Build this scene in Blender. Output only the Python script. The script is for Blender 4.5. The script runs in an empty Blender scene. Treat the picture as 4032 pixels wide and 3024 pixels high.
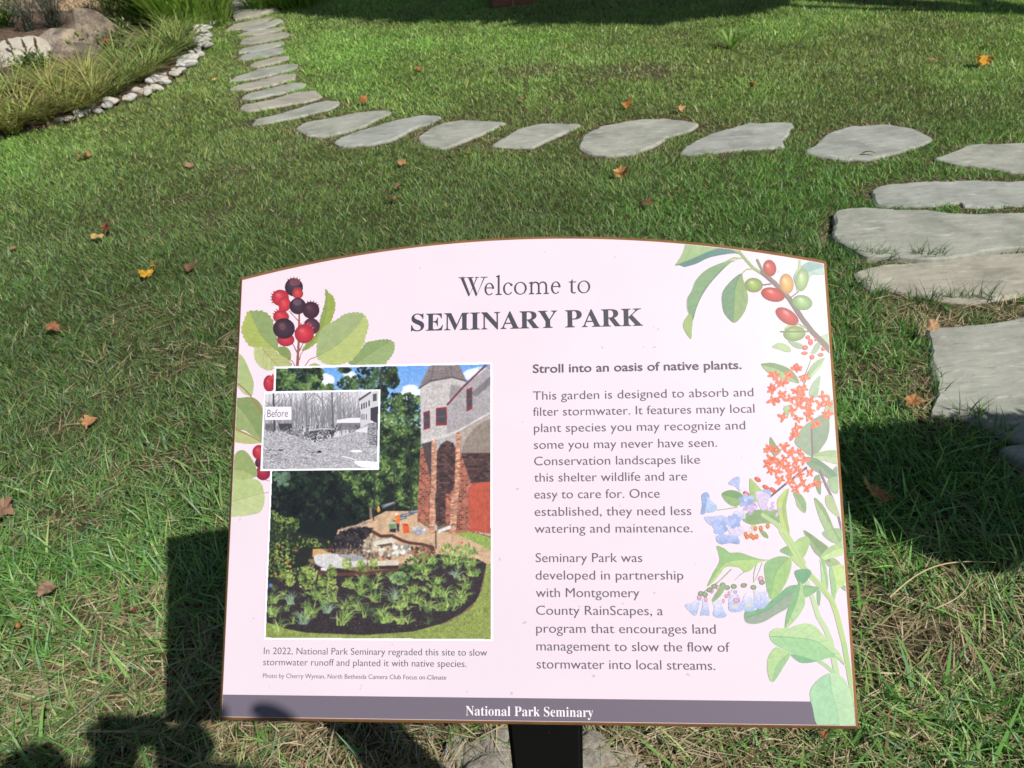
import bpy, bmesh, math, random
import numpy as np
from mathutils import Vector, Matrix

SC = bpy.context.scene
COL = SC.collection
RAD = math.radians
rng = np.random.default_rng(7)
random.seed(7)

# ---------------------------------------------------------------- camera
CAM_P = np.array([0.0, 0.0, 1.5])
PITCH, ROLL, YAW = 0.6304817, -0.07278954, -0.09266002     # pitch down, roll, sign yaw
FPX = 3100.0                                               # focal length for a 4032 px wide frame
_f = np.array([0, math.cos(PITCH), -math.sin(PITCH)])
_u = np.array([0, math.sin(PITCH), math.cos(PITCH)])
_x = np.array([1.0, 0, 0])
CR = math.cos(ROLL); SR = math.sin(ROLL)
RC = np.array([CR * _x + SR * _u, -SR * _x + CR * _u, _f])  # rows: right, up, forward
cam = bpy.data.cameras.new('camera')
cam.sensor_width = 36.0
cam.lens = FPX / 4032 * 36.0
cam.clip_start = 0.004
cam.clip_end = 300
cam.dof.use_dof = True
cam.dof.focus_distance = 0.85
cam.dof.aperture_fstop = 20.0
camo = bpy.data.objects.new('camera', cam)
COL.objects.link(camo)
m = Matrix(((RC[0][0], RC[1][0], -RC[2][0], 0), (RC[0][1], RC[1][1], -RC[2][1], 0),
            (RC[0][2], RC[1][2], -RC[2][2], CAM_P[2]), (0, 0, 0, 1)))
camo.matrix_world = m
SC.camera = camo

# ---------------------------------------------------------------- light
SUN_AZ, SUN_EL = RAD(42.8), RAD(49.0)      # azimuth measured from straight behind the camera, to the right
SUN = np.array([math.sin(SUN_AZ) * math.cos(SUN_EL), -math.cos(SUN_AZ) * math.cos(SUN_EL), math.sin(SUN_EL)])
world = bpy.data.worlds.new('World')
SC.world = world
world.use_nodes = True
wn = world.node_tree
sky = wn.nodes.new('ShaderNodeTexSky')
sky.sky_type = 'NISHITA'
sky.sun_disc = False
sky.sun_elevation = SUN_EL
sky.sun_rotation = math.pi - SUN_AZ
bg = wn.nodes['Background']
bg.inputs['Strength'].default_value = 0.058
wn.links.new(sky.outputs[0], bg.inputs['Color'])
sun = bpy.data.lights.new('sun', 'SUN')
sun.energy = 4.9
sun.angle = RAD(0.53)
sun.color = (1.0, 0.955, 0.89)
suno = bpy.data.objects.new('sun', sun)
COL.objects.link(suno)
suno.rotation_euler = Vector(-SUN).to_track_quat('-Z', 'Y').to_euler()
SC.view_settings.view_transform = 'Standard'
SC.view_settings.look = 'None'
SC.view_settings.exposure = 0.0
SC.view_settings.gamma = 1.0
SC.cycles.max_bounces = 5
SC.cycles.diffuse_bounces = 3
SC.cycles.transparent_max_bounces = 4

# ---------------------------------------------------------------- helpers
PX = 4032 / 2212.0                          # layout coordinates below are for a 2212 px wide view


def ray(x, y):
    return RC.T @ np.array([(x * PX - 2016) / FPX, -(y * PX - 1512) / FPX, 1.0])


def at(x, y, z=0.0):
    d = ray(x, y)
    t = (z - CAM_P[2]) / d[2]
    return CAM_P + d * t


def atl(pts, z=0.0):
    return [tuple(at(x, y, z)[:2]) for x, y in pts]


def tag(o, label=None, cat=None, group=None, kind=None):
    if label: o['label'] = label
    if cat: o['category'] = cat
    if group: o['group'] = group
    if kind: o['kind'] = kind
    return o


def empty(name, loc, rz=0.0):
    o = bpy.data.objects.new(name, None)
    o.empty_display_size = 0.1
    o.location = loc
    o.rotation_euler = (0, 0, rz)
    COL.objects.link(o)
    return o


def link_mesh(name, me, mat=None, parent=None, world_mesh=False):
    o = bpy.data.objects.new(name, me)
    COL.objects.link(o)
    if mat is not None:
        me.materials.append(mat)
    if parent is not None:
        o.parent = parent
        if world_mesh:
            o.matrix_parent_inverse = parent_inv(parent)
    return o


def parent_inv(p):
    return (Matrix.Translation(p.location) @ p.rotation_euler.to_matrix().to_4x4()).inverted()


def pymesh(name, verts, faces, smooth=False):
    me = bpy.data.meshes.new(name)
    me.from_pydata([tuple(map(float, v)) for v in verts], [], [tuple(f) for f in faces])
    me.update()
    if smooth:
        me.polygons.foreach_set('use_smooth', [True] * len(me.polygons))
    return me


def npmesh(name, verts, sizes, loops, col=None, smooth=False):
    me = bpy.data.meshes.new(name)
    me.vertices.add(len(verts))
    me.vertices.foreach_set('co', np.ascontiguousarray(verts, dtype=np.float32).ravel())
    me.loops.add(len(loops))
    me.loops.foreach_set('vertex_index', np.ascontiguousarray(loops, dtype=np.int32))
    me.polygons.add(len(sizes))
    st = np.zeros(len(sizes), dtype=np.int32)
    st[1:] = np.cumsum(sizes)[:-1]
    me.polygons.foreach_set('loop_start', st)
    if smooth:
        me.polygons.foreach_set('use_smooth', np.ones(len(sizes), dtype=bool))
    me.update(calc_edges=True)
    if col is not None:
        a = me.color_attributes.new('Col', 'FLOAT_COLOR', 'POINT')
        c = np.ones((len(verts), 4), dtype=np.float32)
        c[:, :3] = col
        a.data.foreach_set('color', c.ravel())
    return me


def s2l(c):
    c = np.asarray(c, dtype=float) / 255.0
    return np.where(c <= 0.04045, c / 12.92, ((c + 0.055) / 1.055) ** 2.4)


def _hash(ix, iy, s):
    n = (ix.astype(np.int64) * 374761393 + iy.astype(np.int64) * 668265263 + s * 1274126177) & 0xFFFFFFFF
    n = ((n ^ (n >> 13)) * 1274126177) & 0xFFFFFFFF
    return ((n ^ (n >> 16)) & 0xFFFFFF) / float(0xFFFFFF)


def vn(x, y, s=0):
    x = np.asarray(x, dtype=float); y = np.asarray(y, dtype=float)
    ix = np.floor(x); iy = np.floor(y)
    fx = x - ix; fy = y - iy
    fx = fx * fx * (3 - 2 * fx); fy = fy * fy * (3 - 2 * fy)
    a = _hash(ix, iy, s); b = _hash(ix + 1, iy, s); c = _hash(ix, iy + 1, s); d = _hash(ix + 1, iy + 1, s)
    return (a * (1 - fx) + b * fx) * (1 - fy) + (c * (1 - fx) + d * fx) * fy


def fbm(x, y, s=0, o=4):
    r = 0; a = 0.5; t = 0
    for k in range(o):
        r = r + a * vn(x * 2 ** k, y * 2 ** k, s + k * 17); t += a; a *= 0.55
    return r / t


def inpoly(X, Y, pts):
    r = np.zeros(np.shape(X), dtype=bool)
    n = len(pts)
    for i in range(n):
        x1, y1 = pts[i]; x2, y2 = pts[(i + 1) % n]
        if y1 == y2: continue
        c = ((y1 > Y) != (y2 > Y)) & (X < (x2 - x1) * (Y - y1) / (y2 - y1) + x1)
        r ^= c
    return r


def polydist(X, Y, pts, closed=True):
    d = np.full(np.shape(X), 1e9)
    n = len(pts)
    for i in range(n if closed else n - 1):
        ax, ay = pts[i]; bx, by = pts[(i + 1) % n]
        dx, dy = bx - ax, by - ay
        L = dx * dx + dy * dy + 1e-12
        t = np.clip(((X - ax) * dx + (Y - ay) * dy) / L, 0, 1)
        d = np.minimum(d, np.hypot(X - ax - t * dx, Y - ay - t * dy))
    return d


def catmull(pts, closed=True, k=6):
    P = [np.array(p, float) for p in pts]
    n = len(P); out = []
    for i in range(n if closed else n - 1):
        p0 = P[(i - 1) % n] if closed or i > 0 else P[i]
        p1 = P[i]; p2 = P[(i + 1) % n]
        p3 = P[(i + 2) % n] if closed or i + 2 < n else p2
        for j in range(k):
            t = j / k
            out.append(0.5 * ((2 * p1) + (-p0 + p2) * t + (2 * p0 - 5 * p1 + 4 * p2 - p3) * t * t + (-p0 + 3 * p1 - 3 * p2 + p3) * t ** 3))
    if not closed: out.append(P[-1])
    return out


# ---------------------------------------------------------------- materials
def newmat(name):
    mt = bpy.data.materials.new(name)
    mt.use_nodes = True
    nt = mt.node_tree
    return mt, nt, nt.nodes['Principled BSDF']


def nd(nt, typ, **kw):
    n = nt.nodes.new(typ)
    for k, v in kw.items():
        if k in n.inputs: n.inputs[k].default_value = v
        else: setattr(n, k, v)
    return n


def ramp(nt, stops, src):
    r = nt.nodes.new('ShaderNodeValToRGB')
    e = r.color_ramp.elements
    while len(e) < len(stops): e.new(0.5)
    for q, (p, c) in zip(e, stops):
        q.position = p; q.color = (*c, 1)
    nt.links.new(src, r.inputs[0])
    return r.outputs[0]


def noise(nt, scale, detail=6, rough=0.6, coord='Object'):
    tc = nt.nodes.new('ShaderNodeTexCoord')
    n = nt.nodes.new('ShaderNodeTexNoise')
    n.inputs['Scale'].default_value = scale
    n.inputs['Detail'].default_value = detail
    n.inputs['Roughness'].default_value = rough
    src = nt.nodes.new('ShaderNodeNewGeometry').outputs['Position'] if coord == 'World' else tc.outputs[coord]
    nt.links.new(src, n.inputs['Vector'])
    return n.outputs[0]


def bump(nt, src, strength, dist, bs):
    b = nt.nodes.new('ShaderNodeBump')
    b.inputs['Strength'].default_value = strength
    b.inputs['Distance'].default_value = dist
    nt.links.new(src, b.inputs['Height'])
    nt.links.new(b.outputs[0], bs.inputs['Normal'])


def mix(nt, fac, a, b, typ='MIX'):
    n = nt.nodes.new('ShaderNodeMix')
    n.data_type = 'RGBA'; n.blend_type = typ
    for s, v in ((n.inputs[0], fac), (n.inputs[6], a), (n.inputs[7], b)):
        if hasattr(v, 'is_linked') or hasattr(v, 'links'): nt.links.new(v, s)
        elif isinstance(v, (int, float)): s.default_value = v
        else: s.default_value = (*v, 1)
    return n.outputs[2]


def mat_noise(name, stops, scale, rough=0.8, bscale=None, bstr=0.4, bdist=0.01, detail=8, coord='Object', spec=0.3):
    mt, nt, bs = newmat(name)
    nt.links.new(ramp(nt, stops, noise(nt, scale, detail, 0.65, coord)), bs.inputs['Base Color'])
    bs.inputs['Roughness'].default_value = rough
    bs.inputs['Specular IOR Level'].default_value = spec
    if bscale: bump(nt, noise(nt, bscale, 8, 0.7, coord), bstr, bdist, bs)
    return mt


def mat_plain(name, c, rough=0.6, spec=0.4, metal=0.0):
    mt, nt, bs = newmat(name)
    bs.inputs['Base Color'].default_value = (*c, 1)
    bs.inputs['Roughness'].default_value = rough
    bs.inputs['Specular IOR Level'].default_value = spec
    bs.inputs['Metallic'].default_value = metal
    return mt


def mat_foliage(name, trans=0.28, rough=0.5, spec=0.35):
    mt, nt, bs = newmat(name)
    a = nt.nodes.new('ShaderNodeVertexColor'); a.layer_name = 'Col'
    nt.links.new(a.outputs[0], bs.inputs['Base Color'])
    bs.inputs['Roughness'].default_value = rough
    bs.inputs['Specular IOR Level'].default_value = spec
    t = nt.nodes.new('ShaderNodeBsdfTranslucent')
    br = nt.nodes.new('ShaderNodeHueSaturation')
    br.inputs['Value'].default_value = 1.25
    br.inputs['Hue'].default_value = 0.485
    nt.links.new(a.outputs[0], br.inputs['Color'])
    nt.links.new(br.outputs[0], t.inputs['Color'])
    ms = nt.nodes.new('ShaderNodeMixShader')
    ms.inputs[0].default_value = trans
    nt.links.new(bs.outputs[0], ms.inputs[1]); nt.links.new(t.outputs[0], ms.inputs[2])
    nt.links.new(ms.outputs[0], nt.nodes['Material Output'].inputs['Surface'])
    return mt


def mat_print(name, k=0.86, rough=0.38, spec=0.35):
    mt, nt, bs = newmat(name)
    a = nt.nodes.new('ShaderNodeVertexColor'); a.layer_name = 'Col'
    nt.links.new(mix(nt, 1.0, a.outputs[0], (k, k, k), 'MULTIPLY'), bs.inputs['Base Color'])
    bs.inputs['Roughness'].default_value = rough
    bs.inputs['Specular IOR Level'].default_value = spec
    return mt


M_FOL = mat_foliage('grass_blades', 0.30, 0.45, 0.38)
M_LEAF = mat_foliage('plant_leaves', 0.3, 0.45)
M_DRY = mat_foliage('dry_leaf', 0.15, 0.7, 0.2)


def mat_flag(name, tint):
    mt, nt, bs = newmat(name)
    a = ramp(nt, [(0.3, tuple(0.66 * t for t in tint)), (0.5, tint), (0.72, tuple(1.22 * t for t in tint))], noise(nt, 5, 9, 0.62, 'World'))
    b = ramp(nt, [(0.0, (0, 0, 0)), (0.60, (0, 0, 0)), (0.72, (0.6, 0.6, 0.6)), (1, (0.7, 0.7, 0.7))], noise(nt, 11, 8, 0.7, 'World'))
    c = mix(nt, b, a, (0.44, 0.40, 0.32))
    sp = ramp(nt, [(0.0, (1, 1, 1)), (0.30, (1, 1, 1)), (0.40, (0, 0, 0)), (1, (0, 0, 0))], noise(nt, 40, 6, 0.65, 'World'))
    c = mix(nt, mix(nt, 1.0, sp, (0.35, 0.35, 0.35), 'MULTIPLY'), c, (0.20, 0.195, 0.18))
    nt.links.new(c, bs.inputs['Base Color'])
    tc = nt.nodes.new('ShaderNodeTexCoord'); mp = nt.nodes.new('ShaderNodeMapping')
    mp.inputs['Scale'].default_value = (2.2, 9, 2); mp.inputs['Rotation'].default_value = (0, 0, .12)
    nt.links.new(nt.nodes.new('ShaderNodeNewGeometry').outputs['Position'], mp.inputs[0])
    n = nt.nodes.new('ShaderNodeTexNoise'); n.inputs['Scale'].default_value = 4; n.inputs['Detail'].default_value = 9; n.inputs['Roughness'].default_value = .7
    nt.links.new(mp.outputs[0], n.inputs['Vector'])
    k1 = ramp(nt, [(0, (0, 0, 0)), (.56, (0, 0, 0)), (.66, (.75, .75, .75)), (1, (.9, .9, .9))], n.outputs[0])
    c = mix(nt, k1, c, tuple(min(.66, 1.55 * t) for t in tint))
    k2 = ramp(nt, [(0, (.7, .7, .7)), (.34, (.55, .55, .55)), (.44, (0, 0, 0)), (1, (0, 0, 0))], n.outputs[0])
    c = mix(nt, k2, c, tuple(.60 * t for t in tint))
    nt.links.new(c, bs.inputs['Base Color'])
    bs.inputs['Roughness'].default_value = 0.8
    bs.inputs['Specular IOR Level'].default_value = 0.25
    tc = nt.nodes.new('ShaderNodeTexCoord'); mp = nt.nodes.new('ShaderNodeMapping')
    mp.inputs['Scale'].default_value = (1, 2.2, 1)
    nt.links.new(nt.nodes.new('ShaderNodeNewGeometry').outputs['Position'], mp.inputs[0])
    n = nt.nodes.new('ShaderNodeTexNoise'); n.inputs['Scale'].default_value = 14; n.inputs['Detail'].default_value = 10
    nt.links.new(mp.outputs[0], n.inputs['Vector'])
    bump(nt, n.outputs[0], 0.5, 0.012, bs)
    return mt


M_FLAG = [mat_flag('bluestone_grey', (0.325, 0.335, 0.285)), mat_flag('bluestone_cool', (0.315, 0.33, 0.295)),
          mat_flag('bluestone_warm', (0.335, 0.32, 0.262))]
M_GROUND = mat_noise('lawn_thatch', [(0.3, (0.030, 0.034, 0.014)), (0.5, (0.075, 0.070, 0.032)), (0.7, (0.17, 0.135, 0.075))], 26, 0.95, 90, 0.9, 0.02)
M_MULCH = mat_noise('mulch', [(0.3, (0.07, 0.045, 0.030)), (0.5, (0.18, 0.12, 0.08)), (0.7, (0.34, 0.24, 0.17))], 30, 0.95, 70, 1.0, 0.03)
M_GRAVEL = mat_noise('tan_gravel', [(0.3, (0.36, 0.22, 0.12)), (0.5, (0.52, 0.34, 0.20)), (0.72, (0.72, 0.55, 0.38))], 22, 0.9, 40, 0.8, 0.02)

# ================================================================ layout of the ground
def zz(ox, oy, s):
    return lambda pts: [((ox + x / s) / PX, (oy + y / s) / PX) for x, y in pts]


za = zz(0, 0, 1.58)
zb = zz(3132, 600, 1.8433)
dd = lambda pts: pts
STONES = [   # outline, thickness above soil, material, label
    (za([(1400, 185), (1450, 145), (1640, 105), (1700, 100), (1600, 145), (1480, 175)]), .015, 2, 'thin tan stepping stone, the farthest one, just below the paved walkway', 'stepping_stone'),
    (za([(1500, 176), (1600, 142), (1740, 112), (1760, 125), (1690, 155), (1560, 187)]), .015, 0, 'pale narrow stepping stone, second from the paved walkway, with pointed right end', 'stepping_stone'),
    (za([(1475, 212), (1530, 192), (1690, 170), (1770, 157), (1740, 182), (1600, 208)]), .015, 2, 'very thin stepping stone almost lost in grass, third from the paved walkway', 'stepping_stone'),
    (za([(1490, 262), (1510, 235), (1640, 205), (1790, 195), (1790, 215), (1700, 242), (1560, 264)]), .015, 2, 'brownish stepping stone with rounded left end beside a dry grass patch', 'stepping_stone'),
    (za([(1480, 320), (1500, 295), (1620, 270), (1765, 250), (1755, 268), (1620, 307)]), .015, 0, 'narrow grey stepping stone, fifth from the paved walkway', 'stepping_stone'),
    (za([(1480, 358), (1510, 335), (1640, 305), (1760, 290), (1755, 315), (1650, 342), (1520, 364)]), .015, 1, 'cool grey stepping stone, sixth from the paved walkway, blunt right end', 'stepping_stone'),
    (za([(1550, 402), (1580, 380), (1700, 350), (1795, 340), (1790, 358), (1690, 387), (1600, 407)]), .015, 2, 'short warm stepping stone shifted right of its neighbours, seventh from the walkway', 'stepping_stone'),
    (za([(1425, 497), (1480, 465), (1640, 415), (1770, 395), (1850, 391), (1830, 417), (1700, 452), (1560, 482)]), .015, 0, 'long tapering stepping stone reaching furthest left, eighth from the walkway', 'stepping_stone'),
    (za([(1430, 548), (1470, 525), (1620, 490), (1760, 455), (1835, 451), (1830, 480), (1700, 517), (1540, 547)]), .015, 2, 'thin tan stepping stone ragged with grass, ninth from the walkway', 'stepping_stone'),
    (za([(1500, 602), (1530, 580), (1700, 535), (1820, 508), (1905, 511), (1880, 537), (1740, 572), (1560, 605)]), .015, 0, 'pale grey stepping stone, tenth from the walkway, third before the path bends', 'stepping_stone'),
    (za([(1490, 670), (1510, 645), (1680, 615), (1850, 565), (1960, 555), (2000, 590), (1930, 617), (1720, 652), (1540, 682)]), .018, 2, 'thick-looking stepping stone with square right end, second before the path bends', 'stepping_stone'),
    (za([(1570, 767), (1590, 735), (1740, 700), (1900, 650), (2030, 620), (2110, 623), (2070, 662), (1900, 707), (1700, 747)]), .018, 0, 'long slanting stepping stone with pointed right tip, last before the path bends', 'stepping_stone'),
    ([(640, 275), (660, 262), (700, 255), (760, 243), (810, 237), (845, 239), (820, 252), (790, 268), (750, 280), (700, 291), (665, 289)], .02, 0, 'leaf-shaped grey stepping stone at the bend of the path', 'stepping_stone'),
    ([(722, 304), (750, 290), (810, 270), (860, 256), (910, 247), (952, 249), (930, 262), (890, 275), (850, 297), (800, 308), (745, 312)], .02, 1, 'long narrow blue-grey stepping stone slanting just right of the bend', 'stepping_stone'),
    ([(905, 292), (930, 275), (960, 262), (1000, 257), (1040, 259), (1092, 262), (1060, 278), (1020, 293), (985, 308), (960, 317), (930, 313), (908, 303)], .02, 0, 'rounded grey stepping stone with pointed right corner, nearest above the sign title', 'stepping_stone'),
    ([(1063, 311), (1090, 295), (1120, 276), (1170, 264), (1255, 266), (1215, 285), (1180, 300), (1150, 315)], .02, 0, 'small triangular grey stepping stone left of the largest oval one', 'stepping_stone'),
    ([(1252, 315), (1262, 290), (1300, 270), (1380, 256), (1440, 254), (1508, 264), (1490, 278), (1440, 292), (1415, 310), (1370, 327), (1320, 333), (1275, 327)], .02, 0, 'large broad grey stepping stone in the middle of the cross row', 'stepping_stone'),
    ([(1470, 327), (1510, 298), (1560, 280), (1620, 263), (1712, 264), (1700, 290), (1688, 300), (1695, 313), (1640, 317), (1560, 322), (1500, 330)], .02, 1, 'cool grey stepping stone with a notched right end', 'stepping_stone'),
    ([(1740, 325), (1770, 305), (1790, 285), (1840, 270), (1910, 266), (1970, 275), (2014, 297), (1990, 310), (1930, 327), (1880, 339), (1820, 340)], .02, 1, 'oval stepping stone with a dark twig lying on it', 'stepping_stone'),
    ([(2020, 340), (2060, 325), (2100, 310), (2160, 308), (2300, 303), (2340, 352), (2212, 368), (2130, 357)], .02, 0, 'wide grey stepping stone cut by the right frame edge, last of the cross row', 'stepping_stone'),
    (zb([(568, 265), (620, 235), (860, 205), (1100, 200), (1300, 192), (1659, 200), (1950, 205), (2000, 330), (1659, 370), (1400, 382), (1230, 377), (1200, 350), (1000, 367), (680, 380), (600, 362)]), .018, 1, 'long flat step slab highest of the stack at right, grassy front edge', 'step_slab'),
    (zb([(300, 425), (420, 405), (640, 408), (960, 413), (1120, 438), (1300, 450), (1659, 440), (2000, 432), (2040, 640), (1659, 677), (1450, 692), (1250, 735), (1000, 770), (860, 755), (700, 740), (540, 745), (420, 690), (285, 600)]), .032, 0, 'thick raised step slab with a broken dark left end and tan back corner', 'step_slab'),
    (zb([(440, 860), (560, 825), (900, 790), (1100, 757), (1400, 737), (1659, 722), (2050, 700), (2100, 980), (1659, 1012), (1500, 1042), (1300, 1072), (1140, 1062), (900, 1032), (640, 965), (560, 985), (470, 905)]), .020, 2, 'wedge-shaped step slab with pointed left corner and white chipped front', 'step_slab'),
    ([(2006, 712), (2020, 705), (2075, 703), (2135, 698), (2185, 690), (2230, 680), (2330, 660), (2420, 760), (2400, 930), (2300, 960), (2212, 947), (2170, 936), (2130, 915), (2080, 891), (2013, 889), (2022, 868), (2028, 830), (2014, 770)], .020, 0, 'largest step slab at right with its near edge in shadow', 'step_slab'),
    ([(2158, 966), (2212, 956), (2300, 962), (2420, 960), (2440, 1030), (2300, 1020), (2212, 993)], .03, 0, 'slab corner wholly in shadow at the right frame edge', 'step_slab'),
]
STONE_W = [atl(p, 0.02 if t < .03 else t) for p, t, _, _, _ in STONES]
WALK = [([(484, -25), (508, 42), (556, 34), (600, 17), (560, 2), (552, -25)], 0, 'broad tan paving slab where the stepping stone path meets the garden walk')]
WALK_W = [atl(w[0], .02) for w in WALK]
BORDER = [(150, 266), (190, 253), (230, 240), (262, 226), (300, 217), (330, 204), (355, 189), (375, 172), (400, 155), (425, 130), (437, 106), (440, 86), (448, 66), (464, 50)]
BED_PX = [(-420, 395), (-200, 345), (0, 298), (80, 282)] + BORDER + [(486, 42), (490, 20), (470, 8), (300, 26), (0, 30), (-300, 34), (-500, 60)]
BED_W = atl(BED_PX)
GRAV_W = atl([(-500, 62), (-300, 36), (0, 31), (300, 27), (470, 9), (495, 14), (486, -25), (540, -100), (300, -130), (0, -120), (-400, -60)])

# lawn ground: one sheet out to the horizon, gently uneven
def ground_sheet():
    xs = np.concatenate([[-120, -60, -30, -16], np.linspace(-9, 9, 91), [16, 30, 60, 120]])
    ys = np.concatenate([[-120, -60, -30, -12, -6, -3], np.linspace(-1, 15, 81), [22, 40, 70, 120]])
    X, Y = np.meshgrid(xs, ys)
    Z = (fbm(X * 1.3, Y * 1.3, 3) - 0.5) * 0.016
    V = np.stack([X, Y, Z], -1).reshape(-1, 3)
    w, h = len(xs), len(ys)
    I = np.arange(w * h).reshape(h, w)
    F = np.stack([I[:-1, :-1], I[:-1, 1:], I[1:, 1:], I[1:, :-1]], -1).reshape(-1, 4)
    return npmesh('lawn_ground', V, np.full(len(F), 4), F.ravel(), smooth=True)


tag(link_mesh('lawn_ground', ground_sheet(), M_GROUND), kind='structure')


def sheet(name, poly, z, mat, amp=0.0):
    """a soil sheet cut to an outline, with a rim turned down into the lawn"""
    bm = bmesh.new()
    pts = catmull(poly, True, 3)
    top = [bm.verts.new((p[0], p[1], z)) for p in pts]
    bm.faces.new(top)
    bmesh.ops.triangulate(bm, faces=bm.faces[:])
    if amp:
        for _ in range(4):
            bmesh.ops.subdivide_edges(bm, edges=[e for e in bm.edges if e.calc_length() > 0.15], cuts=1)
            bmesh.ops.triangulate(bm, faces=[f for f in bm.faces if len(f.verts) > 3])
        for v in bm.verts:
            if not v.is_boundary:
                v.co.z += amp * (float(fbm(np.array(v.co.x * 2.2), np.array(v.co.y * 2.2), 5)) - 0.2)
    e = bmesh.ops.extrude_edge_only(bm, edges=[e for e in bm.edges if e.is_boundary])
    for g in e['geom']:
        if isinstance(g, bmesh.types.BMVert): g.co.z = -0.06
    bmesh.ops.recalc_face_normals(bm, faces=bm.faces[:])
    me = bpy.data.meshes.new(name); bm.to_mesh(me); bm.free()
    return tag(link_mesh(name, me, mat), kind='structure')


sheet('mulch_bed', BED_W, 0.018, M_MULCH, 0.10)
sheet('gravel_path', GRAV_W, 0.022, M_GRAVEL)


def slab(name, poly, thick, mat, label, cat, group, seed):
    c = np.mean(poly, axis=0)
    loc = [((x - c[0]) * 1.03, (y - c[1]) * 1.03) for x, y in poly]
    size = max(np.ptp([p[0] for p in loc]), np.ptp([p[1] for p in loc]))
    pts = []; L = len(loc); acc = 0.0
    for i in range(L):
        a = np.array(loc[i - 1]); p = np.array(loc[i]); b = np.array(loc[(i + 1) % L])
        la, lb = np.linalg.norm(p - a), np.linalg.norm(b - p)
        q0 = p + (a - p) / la * min(.02, la * .25); q1 = p + (b - p) / lb * min(.02, lb * .25)
        b0 = b + (p - b) / lb * min(.02, lb * .25)
        pts += [q0, (q0 + q1) * .25 + p * .5, q1]
        k = max(1, int(np.linalg.norm(b0 - q1) / .025))
        for j in range(1, k):
            t = j / k; nn = np.array([b[1] - p[1], p[0] - b[0]]) / lb
            s_ = acc + t * lb
            pts.append(q1 + (b0 - q1) * t + nn * (.018 * (float(vn(np.array(s_ * 9), np.array(seed * 3.1), 4)) - .5) + .012 * (float(vn(np.array(s_ * 37), np.array(seed * 5.3), 9)) - .5)))
        acc += lb
    n = len(pts)
    bm = bmesh.new()
    rings = []
    for (ins, z) in ((-.004, -0.06), (0, thick * 0.35), (.002, thick - .007), (.010, thick)):
        ring = []
        for i, p in enumerate(pts):
            d = np.linalg.norm(p) + 1e-9
            q = p * max(0.2, (1 - ins / d * (.6 + 0.9 * float(vn(np.array(i * .35), np.array(seed * 2.), 6)))))
            zz_ = z + (0.006 * (float(vn(np.array(i * .9), np.array(seed + z * 40), 2)) - .5) if 0 < z < thick else 0)
            ring.append(bm.verts.new((q[0], q[1], zz_)))
        rings.append(ring)
    for a, b in zip(rings, rings[1:]):
        for i in range(n):
            bm.faces.new((a[i], a[(i + 1) % n], b[(i + 1) % n], b[i]))
    top = bm.faces.new(rings[-1])
    bmesh.ops.triangulate(bm, faces=[top])
    bmesh.ops.recalc_face_normals(bm, faces=bm.faces[:])
    me = bpy.data.meshes.new(name); bm.to_mesh(me); bm.free()
    o = link_mesh(name, me, mat)
    o.location = (c[0], c[1], 0)
    return tag(o, label, cat, group)


for i, ((p, t, mi, lab, nm), w) in enumerate(zip(STONES, STONE_W)):
    th = {0.015: 0.013, 0.018: 0.014, .02: .015}.get(t, t)
    slab(nm, w, th, M_FLAG[mi], lab, 'stepping stone' if nm == 'stepping_stone' else 'step slab',
         'stepping stones across the lawn' if nm == 'stepping_stone' else 'step slabs at the right', i)
for i, (w, ww) in enumerate(zip(WALK, WALK_W)):
    slab('paving_slab', ww, .03, M_FLAG[2], w[2], 'paving slab', None, 60 + i)

# ================================================================ grass
def blades(name, root, h, w, az, lean, bend, col, segs=2, twist=None, droop=None):
    N = len(root)
    d = np.stack([np.cos(az), np.sin(az)], -1)
    tw = az + (np.pi / 2 if twist is None else twist)
    s = np.stack([np.cos(tw), np.sin(tw)], -1)
    droop = np.zeros(N) if droop is None else droop
    V = np.zeros((N, 2 * segs + 1, 3), np.float32)
    for k in range(segs + 1):
        t = k / segs
        off = h * (lean * t + bend * t * t)
        x = root[:, 0] + d[:, 0] * off; y = root[:, 1] + d[:, 1] * off
        z = root[:, 2] + h * (t - droop * t * t)
        ww = w * 0.5 * (1 - t ** 2.2)
        if k < segs:
            V[:, 2 * k, 0] = x - s[:, 0] * ww; V[:, 2 * k, 1] = y - s[:, 1] * ww; V[:, 2 * k, 2] = z
            V[:, 2 * k + 1, 0] = x + s[:, 0] * ww; V[:, 2 * k + 1, 1] = y + s[:, 1] * ww; V[:, 2 * k + 1, 2] = z
        else:
            V[:, 2 * k, 0] = x; V[:, 2 * k, 1] = y; V[:, 2 * k, 2] = z
    nv = 2 * segs + 1
    pat = []; sz = []
    for k in range(segs - 1):
        pat += [2 * k, 2 * k + 1, 2 * k + 3, 2 * k + 2]; sz.append(4)
    pat += [2 * segs - 2, 2 * segs - 1, 2 * segs]; sz.append(3)
    L = (np.arange(N)[:, None] * nv + np.array(pat)[None, :]).ravel()
    S = np.tile(np.array(sz), N)
    C = np.repeat(col, nv, axis=0)
    return npmesh(name, V.reshape(-1, 3), S, L, C)


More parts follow.
